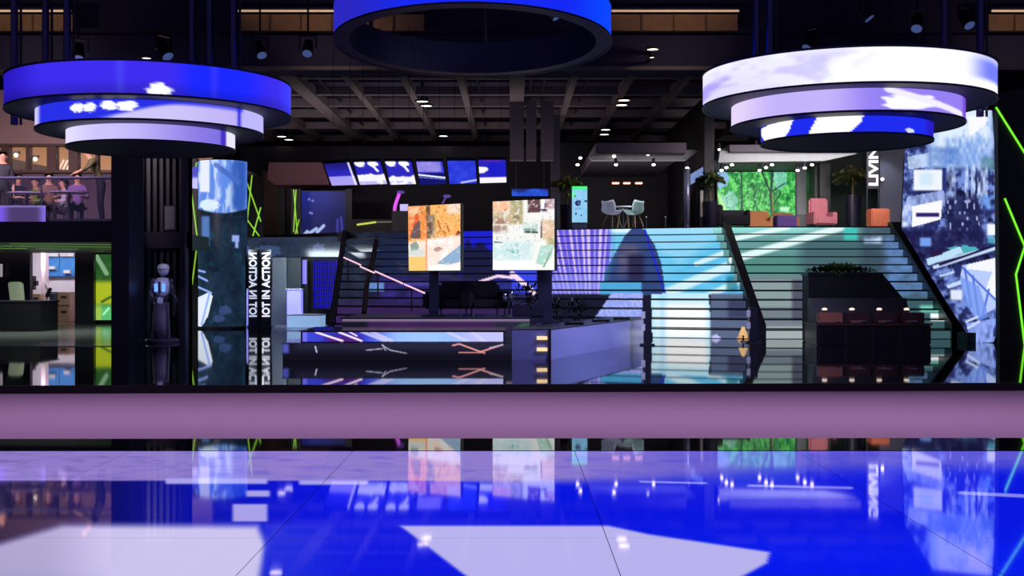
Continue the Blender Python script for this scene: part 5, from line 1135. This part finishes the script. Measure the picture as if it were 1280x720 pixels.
def neon(px, y0, y1, d, lab, dim):
    q = at(px, y1, d); t = thing('neon_lamp', (q.x, d, UZ), lab, 'lamp', 'violet lamps on the upper floor'); m = NEOND if dim else NEON
    zt = at(0, y0, d).z
    MB().box((q.x - .3, d - .15, UZ), (q.x + .3, d + .15, q.z)).build('pedestal', BLACK, t)
    pts = [Vector((q.x - .22 + .3 * math.sin(s * 1.5) * s * .55, d, q.z + (zt - q.z) * s)) for s in np.linspace(0, 1, 7)]
    MB().path(pts, .035 if dim else .06, 8).build('neon_tube', m, t)
    MB().sphere((pts[-1].x + .05, d, zt + .05), .11, (1.3, .5, .6), 12, 8).build('flower_head', NEOND, t)
    if not dim: MB().box((q.x - .02, d - .1, q.z), (q.x + .26, d, q.z + .24)).build('lit_block', mat('lilac_block', (190, 180, 250), emit=(190, 180, 250), strength=.8), t)
neon(501, 242, 264, 42, 'curved violet neon lamp with a lilac block beside the orange screen', False)
neon(559, 247, 262, 42, 'dim small violet neon lamp above the orange screen', True)
t = thing('banner_screen', at(662, 245, 40), 'narrow blue banner screen above the white picture screen', 'screen')
def paint_ban(U, V, X, Y, Z):
    A = full(U, (20, 50, 180)); A = mix(A, (40, 110, 240), fbm(U * 6, V * 2, 1)); return mix(A, (10, 10, 60), (1 - ss(.0, .4, V - .3 * np.sin(U * 7))) * .6)
c4 = (at(640, 236, 40), at(685, 236, 40), at(685, 245, 40), at(640, 245, 40))
flatscreen('display', *c4, paint_ban, 60, 14, t); panel_body('casing', *c4, .03, .08, BLACK, t)
for px in (645, 680): MB().cyl(at(px, 236, 40.06), at(px, 180, 40.06), .015, n=6).build('hanging_rod', DSTEEL, t)
MB().box((at(688, 0, 41).x, 41, UZ), (at(700, 0, 41).x, 41.4, 7.0)).build('dark_column', mat('slate_column', (40, 38, 58), .5), ub)
for px, wd in ((646, .22), (664, .16), (684, .2)):
    X = at(px, 0, 38).x; MB().box((X - wd, 38, at(0, 200, 38).z), (X + wd, 38.4, 7.02)).build('ceiling_drop', mat('slate_drop', (80, 72, 86), .6), ub)

# ------------------------------------------------------------------ upper floor: cafe nook
nk = thing('wall_nook', (4, 44, UZ), kind='structure')
MB().box((at(700, 0, 44).x, 44, UZ), (at(885, 0, 44).x, 44.2, 6.4)).build('back_wall', mat('blue_black_wall', (13, 17, 28), .5, scale=2), nk)
MB().box((at(878, 0, 36).x, 35.6, UZ), (at(886, 0, 36).x + .1, 44, 6.8)).build('side_wall', mat('side_black', (22, 20, 32), .6), nk)
def slab(x0, x1, yt, yb, d, dep, face, under, nm):
    a, b = at(x0, yt, d), at(x1, yb, d)
    MB().box((a.x, d, b.z + .02), (b.x, d + dep, a.z)).build(nm, face, nk); MB().box((a.x + .02, d + .03, b.z), (b.x - .02, d + dep, b.z + .02)).build('underside', under, nk)
FACE = mat('lilac_grey_soffit', (128, 114, 130), .7); UND = mat('dark_soffit', (34, 38, 48), .6); UND2 = mat('pale_soffit_strip', (150, 156, 160), .6)
slab(745, 858, 178.5, 192, 36, 8.0, FACE, UND, 'soffit')
MB().prism([at(737, 195.5, 36.6), at(866, 187, 36.6), at(872, 189, 36.6), at(858, 200, 36.6), at(740, 200, 36.6)], (0, .4, 0)).build('soffit_strip', UND2, nk)
slab(912, 1076, 181, 190, 35, 6.2, mat('dark_lilac_soffit', (70, 66, 78), .7), UND, 'soffit')  # face of this soffit is a darker lilac grey
MB().prism([at(900, 188.5, 35.3), at(1060, 190, 35.3), at(1072, 192, 35.3), at(1030, 201, 35.3), at(898, 203, 35.3)], (0, .4, 0)).build('soffit_strip', UND2, nk)
for k, (px, py) in enumerate(((722, 206), (770, 206), (817, 206), (859, 210), (725.5, 197.5), (767.5, 195.5), (810, 193), (854, 190))):
    p = at(px, py, 36.4)
    t = thing('spot_lamp', p, ('tiny ceiling lamp over the totem screen, lower row', 'tiny ceiling lamp over the shell chairs, lower row', 'tiny ceiling lamp between chairs and silver column, lower row', 'tiny ceiling lamp on top of the silver column',
                               'tiny ceiling lamp over the totem screen, upper row', 'tiny ceiling lamp over the shell chairs, upper row', 'tiny ceiling lamp between chairs and silver column, upper row', 'tiny ceiling lamp above the silver column, upper row')[k], 'ceiling light')
    MB().sphere(p, .055, (1, 1, .7), 10, 6).build('bulb', LAMP, t); MB().cyl(p + Vector((0, .02, .03)), p + Vector((0, .02, .2)), .05, n=10).build('housing', DSTEEL, t)
for k, (px, py) in enumerate(((902, 213), (908, 209.5), (915, 206), (949.5, 213), (957.5, 209.5), (965, 206), (997, 213), (1006, 210), (1015, 206), (899, 187), (945.5, 185))):
    p = at(px, py, 36.2 - (206 < py < 211) * .4 - (py > 211) * 0 + (py > 211) * .5)
    t = thing('spot_lamp', p, 'tiny lamp before the green tree screen, ' + ('over the black sofa, lowest of three', 'over the black sofa, middle of three', 'over the black sofa, topmost of three', 'over the tree trunk, lowest of three', 'over the tree trunk, middle of three', 'over the tree trunk, topmost of three',
                               'over the grey column, lowest of three', 'over the grey column, middle of three', 'over the grey column, topmost of three', 'single one high beside the dark side wall', 'single dim one just under the stepped lamp')[k], 'ceiling light')
    MB().sphere(p, .055 if k < 9 else .045, (1, 1, .7), 10, 6).build('bulb', LAMP, t); MB().cyl(p + Vector((0, .02, .03)), p + Vector((0, .02, .2)), .05, n=10).build('housing', DSTEEL, t)
RGL = mat('red_white_glow', (255, 220, 210), emit=(255, 190, 175), strength=1.4); RED = mat('red_shade', (190, 40, 30), .4, emit=(150, 20, 10), strength=.6)
for k, px in enumerate((769.5, 783.5, 798.5)):
    p = at(px, 229, 40); t = thing('pendant_lamp', p, ('red and white pendant lamp nearest the totem screen', 'red and white pendant lamp in the middle of three', 'red and white pendant lamp nearest the silver column')[k], 'lamp', 'pendant lamps in the dark nook')
    MB().box((p.x - .12, 39.95, p.z - .03), (p.x + .12, 40.05, p.z + .025)).bevel(.012).build('diffuser', RGL, t); MB().box((p.x - .13, 39.94, p.z + .025), (p.x + .13, 40.06, p.z + .05)).build('shade', RED, t); MB().cyl((p.x, 40, p.z + .05), (p.x, 40, 5.3), .008, n=6).build('cord', BLACK, t)

# shell chairs and round table
WOOD = mat('pale_wood', (190, 160, 130), .5, scale=10)
def shell_chair(px, d, rz, lab, m):
    t = thing('shell_chair', (at(px, 0, d).x, d, UZ), lab, 'chair', 'white shell chairs in the nook')
    bm = bmesh.new(); nu, nv = 10, 12; vs = []
    for j in range(nv + 1):
        s = j / nv; row = []
        for i in range(nu + 1):
            a = (i / nu - .5) * 2
            if s < .5: y = -.24 + .42 * (s / .5); z = .43 - .02 * math.sin(PI * s / .5) + .02 * (s < .08)
            else: q = (s - .5) / .5; y = .18 + .10 * q; z = .43 + .37 * q
            wd = .29 * (1 - .12 * max(0, s - .6) / .4) * (1 if .05 < s < .95 else .88)
            row.append(bm.verts.new((a * wd, y - .09 * abs(a) ** 2 * max(0, min(1, (s - .35) * 2.5)), z + .17 * abs(a) ** 2.2 * (1 - s * .75))))
        vs.append(row)
    for j in range(nv):
        for i in range(nu): bm.faces.new((vs[j][i], vs[j][i + 1], vs[j + 1][i + 1], vs[j + 1][i]))
    bmesh.ops.solidify(bm, geom=list(bm.faces), thickness=.018)
    me = bpy.data.meshes.new('shell'); bm.to_mesh(me); bm.free(); relink(link('shell', me, m, None, True), t)
    for sx in (-1, 1):
        for sy in (-1, 1): relink(MB().cyl((sx * .10, sy * .10, .42), (sx * .22, sy * .21, 0), .016, .011, 8).build('leg', WOOD), t)
    relink(MB().path([(-.15, -.14, .2), (.15, .14, .2)], .007, 6).path([(-.15, .14, .2), (.15, -.14, .2)], .007, 6).build('brace', DSTEEL), t)
    t.rotation_euler = (0, 0, rz); return t
shell_chair(765, 35.0, 2.3, 'white shell chair with splayed wooden legs nearer the totem screen', mat('white_shell', (206, 206, 220), .4)); shell_chair(792.5, 35.0, -2.3, 'pale mint shell chair with splayed wooden legs nearer the silver column', mat('mint_shell', (200, 220, 216), .4))
t = thing('cafe_table', (at(779, 0, 35.5).x, 35.5, UZ), 'small round white table between the two shell chairs', 'table'); p = t.location
MB().lathe([(.001, .66), (.34, .66), (.34, .69), (.001, .69)], p, 24).build('table_top', WHITE, t); MB().lathe([(.03, .02), (.025, .66)], p, 10).build('stem', STEEL, t)
for k in range(4):
    a = PI / 4 + k * PI / 2; MB().cyl((p.x + .12 * math.cos(a), p.y + .12 * math.sin(a), p.z + .66), (p.x + .26 * math.cos(a), p.y + .26 * math.sin(a), p.z), .014, n=8).build('leg', WOOD, t)
for k, (px, y0) in enumerate(((808, 272), (832, 272))):
    q = at(px, y0, 34.6); t = thing('bollard', (q.x, 34.6, UZ), ('slim silver bollard nearer the shell chairs', 'slim silver bollard nearer the silver column')[k], 'bollard', 'slim bollards at the head of the stairs')
    MB().cyl((q.x, 34.6, UZ + .02), (q.x, 34.6, q.z), .025, n=10).build('shaft', STEEL, t); MB().lathe([(.07, 0), (.07, .02), (.02, .025)], (q.x, 34.6, UZ), 14).build('base', STEEL, t); MB().sphere((q.x, 34.6, q.z), .032, u=10, v=6).build('cap', STEEL, t)
# totem
t = thing('totem_screen', at(724, 285, 35.8), 'pale blue totem screen with a dark round mark and a green glowing top', 'screen'); d = 35.8
def paint_tot(U, V, X, Y, Z):
    A = full(U, (130, 196, 240)); A = mix(A, (180, 226, 250), fbm(U * 4, V * 6, 2) * .6); A = mix(A, (34, 40, 84), blobm(U, V, .38, .43, .2, .085, 1)); A = mix(A, (90, 100, 170), blobm(U, V, .42, .44, .08, .04, 1)); A = mix(A, (40, 60, 90), blobm(U, V, .92, .38, .1, .03, 2) + blobm(U, V, .26, .75, .07, .035, 3) + blobm(U, V, .62, .79, .05, .03, 4) + blobm(U, V, .2, .23, .05, .03, 4))
    A = mix(A, (120, 130, 190), rectm(U, V, .2, .58, .66, .62, .02) * .5); A = mix(A, (60, 255, 130), (1 - ss(.0, .09, V)) * .95); A = mix(A, (110, 255, 170), blobm(U, V, .02, .2, .16, .1, 2)); return A
a, b = at(715, 235, d), at(734, 278, d)
flatscreen('display', (a.x, d, a.z), (b.x, d, a.z), (b.x, d, b.z), (a.x, d, b.z), paint_tot, 40, 90, t)
MB().box((a.x - .02, d + .01, b.z - .02), (b.x + .02, d + .12, a.z + .02)).build('casing', mat('green_grey_case', (60, 90, 90), .4), t); MB().box((a.x, d + .02, UZ), (b.x, d + .12, b.z)).build('base', mat('slate_base', (70, 68, 100), .4), t)
MB().box((a.x, d - .01, a.z + .0), (b.x, d + .12, a.z + .05)).build('top_light', mat('green_top', (60, 240, 120), emit=(70, 235, 130), strength=.9), t)
# planters with palms
def palm(px, d, y_pot, y_c, rpx, lab, m, potw=.22, n=46):
    q = at(px, y_pot, d); c = at(px, y_c, d); R = rpx * d / F
    t = thing('potted_palm', (q.x, d, UZ), lab, 'plant')
    MB().lathe([(potw * .8, 0), (potw, q.z - UZ), (potw * .9, q.z - UZ), (potw * .85, q.z - UZ - .05), (.001, q.z - UZ - .05)], (q.x, d, UZ), 18).build('pot', NAVY, t)
    MB().cyl((q.x, d, q.z - .06), c, .035, .025, 8).build('trunk', mat('palm_trunk', (90, 78, 50), .7), t)
    for k in range(14):
        a = 2 * PI * k / 14 + rng.random() * .4; up = .3 + rng.random() * .9; mb = MB(); prev = c.copy(); dv = Vector((math.cos(a), math.sin(a), up)).normalized(); st = R * 1.35 / 6
        for s in range(6):
            nx = prev + dv * st; dv = (dv + Vector((0, 0, -.26))).normalized(); sd = dv.cross(Vector((0, 0, 1))).normalized()
            for sg in (-1, 1):
                for o in (0, .5): mb.leaf(prev.lerp(nx, o), (sd * sg + dv * .7 - Vector((0, 0, .25))).normalized() * R * .6 * (1 - s / 9), .05, dv)
            mb.cyl(prev, nx, .007, n=4, cap=False); prev = nx
        mb.build('frond', m, t)
    foliage(c + Vector((0, 0, .02)), R * .75, R * .6, R * .55, 150, .16, .035, m, t)
palm(709, 36.6, 256, 234, 17, 'potted palm with yellow green fronds beside the totem screen', OG); palm(888, 35.0, 252, 227, 15, 'potted palm with olive fronds beside the green tree screen', MG); palm(1066, 37.5, 244, 222, 20, 'dark potted palm with drooping fronds beside the vertical lettering', TG, .26)
t = thing('silver_column', (at(858.5, 0, 34.8).x, 34.8, UZ), 'round silver column at the head of the stairs', 'column'); p = t.location; zt = at(0, 211, 34.8).z
MB().cyl((p.x, p.y, UZ + .03), (p.x, p.y, zt), .085, n=18).build('shaft', mat('pale_silver', (170, 176, 210), .3, .5), t, True); MB().lathe([(.13, 0), (.13, .03), (.08, .05)], p, 18).build('base', STEEL, t); MB().lathe([(.08, -.05), (.12, -.02), (.12, 0)], (p.x, p.y, zt), 18).build('capital', STEEL, t)
t = thing('angled_sign', at(871, 228, 35.4), 'small angled blue sign screen beside the silver column', 'sign')
c4 = (at(863, 218, 34.9), at(879, 208.5, 35.5), at(879, 222, 35.5), at(863, 231, 34.9))
flatscreen('display', *c4, lambda U, V, X, Y, Z: mix(full(U, (96, 120, 176)), (140, 160, 210), fbm(U * 3, V * 3, 1)), 20, 20, t); panel_body('casing', *c4, .02, .06, DSTEEL, t)
MB().cyl(at(871, 226, 35.28), Vector((at(871, 226, 35.28).x, 35.28, UZ)), .03, n=8).build('pole', DSTEEL, t)
t = thing('light_post', (at(877.5, 0, 35.0).x, 35.0, UZ), 'narrow pale mottled post between the angled sign and the palm', 'post')
a, b = at(875.5, 238, 35), at(879, 271, 35)
MB().box((a.x, 35, b.z), (b.x, 35.08, a.z)).build('diffuser', mat('mottled_pale', (170, 165, 160), .5, scale=14, var=.5), t); MB().box((a.x - .02, 35.02, UZ), (b.x + .02, 35.1, a.z + .02)).build('housing', BLACK, t)

# ------------------------------------------------------------------ upper floor: lounge with the green tree screen
t = thing('tree_screen', at(950, 282, 41), 'wide bright screen showing green trees behind the lounge seats', 'screen')
def paint_tree(U, V, X, Y, Z):
    x, y = U * 98, V * 67; n = fbm(x / 5, y / 6, 3); n2 = noise(x / 1.6, y / 2.4, 5)
    A = full(U, (38, 150, 62)); A = mix(A, (110, 226, 110), ss(.4, .75, n)); A = mix(A, (24, 96, 60), ss(.6, .8, fbm(x / 6, y / 8, 9)) * .9); A = mix(A, (150, 240, 150), ss(.7, .9, n2) * .7); A = mix(A, (20, 90, 60), (1 - ss(.12, .28, n2)) * .7)
    A = mix(A, (150, 190, 250), blobm(x, y, 4, 8, 10, 12, 1) * .9); A = mix(A, (150, 225, 215), blobm(x, y, 76, 8, 9, 12, 4) * .7); A = mix(A, (170, 226, 225), blobm(x, y, 14, 46, 14, 20, 2) * (.45 + .5 * n2)); A = mix(A, (190, 250, 150), polym(x, y, [(-1, 22), (6, 34), (14, 52), (18, 62), (6, 62)]) * .8)
    for p, q, w in (((67, -1), (65, 30), 1.6), ((65, 30), (70, 67), 2.0), ((54, -1), (65, 26), 1.1), ((66, 24), (82, 14), .8), ((29, -1), (30, 60), .9), ((78, 24), (68, 40), .7)): A = mix(A, (20, 62, 56), linem(x, y, p, q, w) * .9)
    A = mix(A, (140, 130, 50), linem(x, y, (67, 26), (68, 58), .7)); A = mix(A, (196, 250, 205), rectm(x, y, 76, 42, 88, 48, 2)); A = mix(A, (150, 230, 170), ss(60, 66, y) * .4); return A
c4 = (at(897, 215, 41), at(997, 215, 41), at(997, 284, 41), at(897, 284, 41))
flatscreen('display', *c4, paint_tree, 196, 134, t); panel_body('casing', *c4, .04, .12, BLACK, t)
t = thing('side_screen', at(1016, 280, 40), 'narrow slanted green screen beyond the grey column', 'screen')
c4 = (at(1006, 216, 41), at(1023, 207, 38.5), at(1023, 284, 38.5), at(1006, 284, 41))
flatscreen('display', *c4, lambda U, V, X, Y, Z: mix(mix(full(U, (52, 118, 84)), (96, 160, 120), fbm(U * 3, V * 8, 2)), (140, 190, 150), linem(U, V, (.3, -.1), (.3, 1.1), .07) * .6), 24, 70, t); panel_body('casing', *c4, .02, .1, BLACK, t)
t = thing('grey_column', (at(1002, 0, 39.5).x, 39.5, UZ), 'square grey column between the two green screens', 'column')
a, b = at(996.5, 0, 39.5), at(1008, 0, 39.5); MB().box((a.x, 39.5, UZ), (b.x, 39.8, 5.2)).build('shaft', mat('grey_plaster', (120, 130, 132), .6), t); MB().box((a.x - .02, 39.47, UZ), (b.x + .02, 39.83, UZ + .1)).build('base', STEEL, t)
MB().box((at(1023, 0, 38.4).x, 38.2, UZ), (at(1036, 0, 38.4).x, 38.6, 6.2)).build('black_pier', BLACK, nk)
MB().box((at(1034, 0, 40).x, 40, UZ), (at(1100, 0, 40).x, 40.2, 6.4)).build('green_dark_wall', mat('green_black_wall', (40, 58, 56), .5), nk)
def armchair(px, d, w, hb, m, lab, rz=0.0, cat='armchair', grp=None):
    t = thing('armchair', (at(px, 0, d).x, d, UZ), lab, cat, grp)
    relink(MB().box((-w, -.34, .16), (w, .3, .40)).bevel(.04).build('seat', m), t); relink(MB().box((-w, .2, .3), (w, .38, hb)).bevel(.05).build('backrest', m), t)
    for s in (-1, 1):
        relink(MB().box((s * w - .07, -.32, .16), (s * w + .07, .36, .54)).bevel(.03).build('armrest', m), t)
        for yy in (-.27, .3): relink(MB().cyl((s * w * .85, yy, 0), (s * w * .85, yy, .17), .018, n=8).build('leg', STEEL), t)
    t.rotation_euler = (0, 0, rz); return t
armchair(950, 38.6, .34, .74, mat('orange_tan_cloth', (196, 130, 84), .8), 'orange tan armchair in front of the tree screen beside the black sofa')
armchair(981, 38.8, .34, .70, mat('dusty_orange_cloth', (170, 120, 96), .8), 'dusty orange armchair behind the purple ottoman')
armchair(1027, 36.0, .30, .98, mat('dusty_pink_cloth', (170, 100, 112), .8), 'high backed dusty pink armchair beside the black pier', .15)
def cube_seat(px, d, w, h, m, lab):
    q = at(px, 0, d); t = thing('ottoman', (q.x, d, UZ), lab, 'ottoman')
    MB().box((q.x - w, d - w, UZ + .04), (q.x + w, d + w, UZ + h)).bevel(.03).build('cushion', m, t); MB().box((q.x - w * .9, d - w * .9, UZ), (q.x + w * .9, d + w * .9, UZ + .045)).build('base', BLACK, t); MB().box((q.x - w - .004, d - w - .004, UZ + h * .72), (q.x + w + .004, d + w + .004, UZ + h * .74)).build('seam', m, t)
cube_seat(981, 36.4, .30, .46, mat('purple_cloth', (70, 44, 110), .8), 'purple ottoman in front of the green tree screen'); cube_seat(1097.5, 35.0, .27, .58, mat('orange_cloth', (214, 116, 82), .7), 'bright orange cube seat below the vertical lettering')
t = thing('sofa', (at(917, 0, 35.6).x, 35.6, UZ), 'low black sofa beside the palm at the head of the stairs', 'sofa'); p = t.location
MB().box((p.x - .42, p.y - .3, UZ + .12), (p.x + .42, p.y + .35, UZ + .42)).bevel(.04).build('seat', LEATH, t)
MB().box((p.x - .45, p.y + .2, UZ + .3), (p.x + .40, p.y + .42, UZ + .60)).bevel(.04).build('backrest', LEATH, t)
MB().box((p.x - .52, p.y - .3, UZ + .12), (p.x - .36, p.y + .4, UZ + .74)).bevel(.04).build('armrest', LEATH, t); MB().box((p.x + .36, p.y - .3, UZ + .12), (p.x + .44, p.y + .4, UZ + .58)).bevel(.02).build('armrest', LEATH, t)
for sx in (-.4, .38):
    for sy in (-.22, .32): MB().cyl((p.x + sx, p.y + sy, UZ), (p.x + sx, p.y + sy, UZ + .13), .02, n=8).build('leg', STEEL, t)
# LIVING sign and wall
lw = thing('wall_lounge', (11, 36.8, UZ), kind='structure')
MB().box((at(1100, 0, 37).x, 37.0, UZ), (at(1140, 0, 37).x + .6, 37.2, 5.8)).build('grey_wall', mat('grey_lit_wall', (92, 94, 112), .6, scale=2), lw)
spot('wall_washer', (at(1106, 0, 36.4).x, 36.3, 5.6), (at(1108, 0, 37).x, 37.0, 3.4), (.8, .85, 1.0), 60, 70)
t = thing('vertical_sign', at(1091, 284, 35.6), 'slim framed sign reading LIVING upward in white letters', 'sign'); d = 35.6
a, b = at(1083.5, 181, d), at(1099, 262, d)
for X in (a.x, b.x - .03): MB().box((X, d, UZ), (X + .03, d + .05, a.z)).build('frame_post', DSTEEL, t)
MB().box((a.x, d + .02, at(0, 236, d).z), (b.x, d + .06, a.z)).build('board', mat('dark_board', (24, 26, 34), .5), t)
p, q = at(1085.8, 168, d - .02), at(1097.8, 232, d - .02)
vertical_text('LIVING', p.x, q.x, q.z, p.z + .0, d, WLET, t)
t = thing('wall_lamp', at(1103, 224, 36.9), 'tiny round wall lamp beside the vertical lettering', 'lamp'); p = at(1103, 224, 36.9)
MB().sphere(p, .05, u=10, v=6).build('bulb', LAMP, t); MB().cyl(p + Vector((0, .03, 0)), p + Vector((0, .1, 0)), .06, n=12).build('mount', DSTEEL, t)

# dark wall closing off the far end
tag(MB().box((at(1036, 0, 44).x, 44.2, 0), (24, 44.4, 7.0)).build('wall_far', WALL), kind='structure')
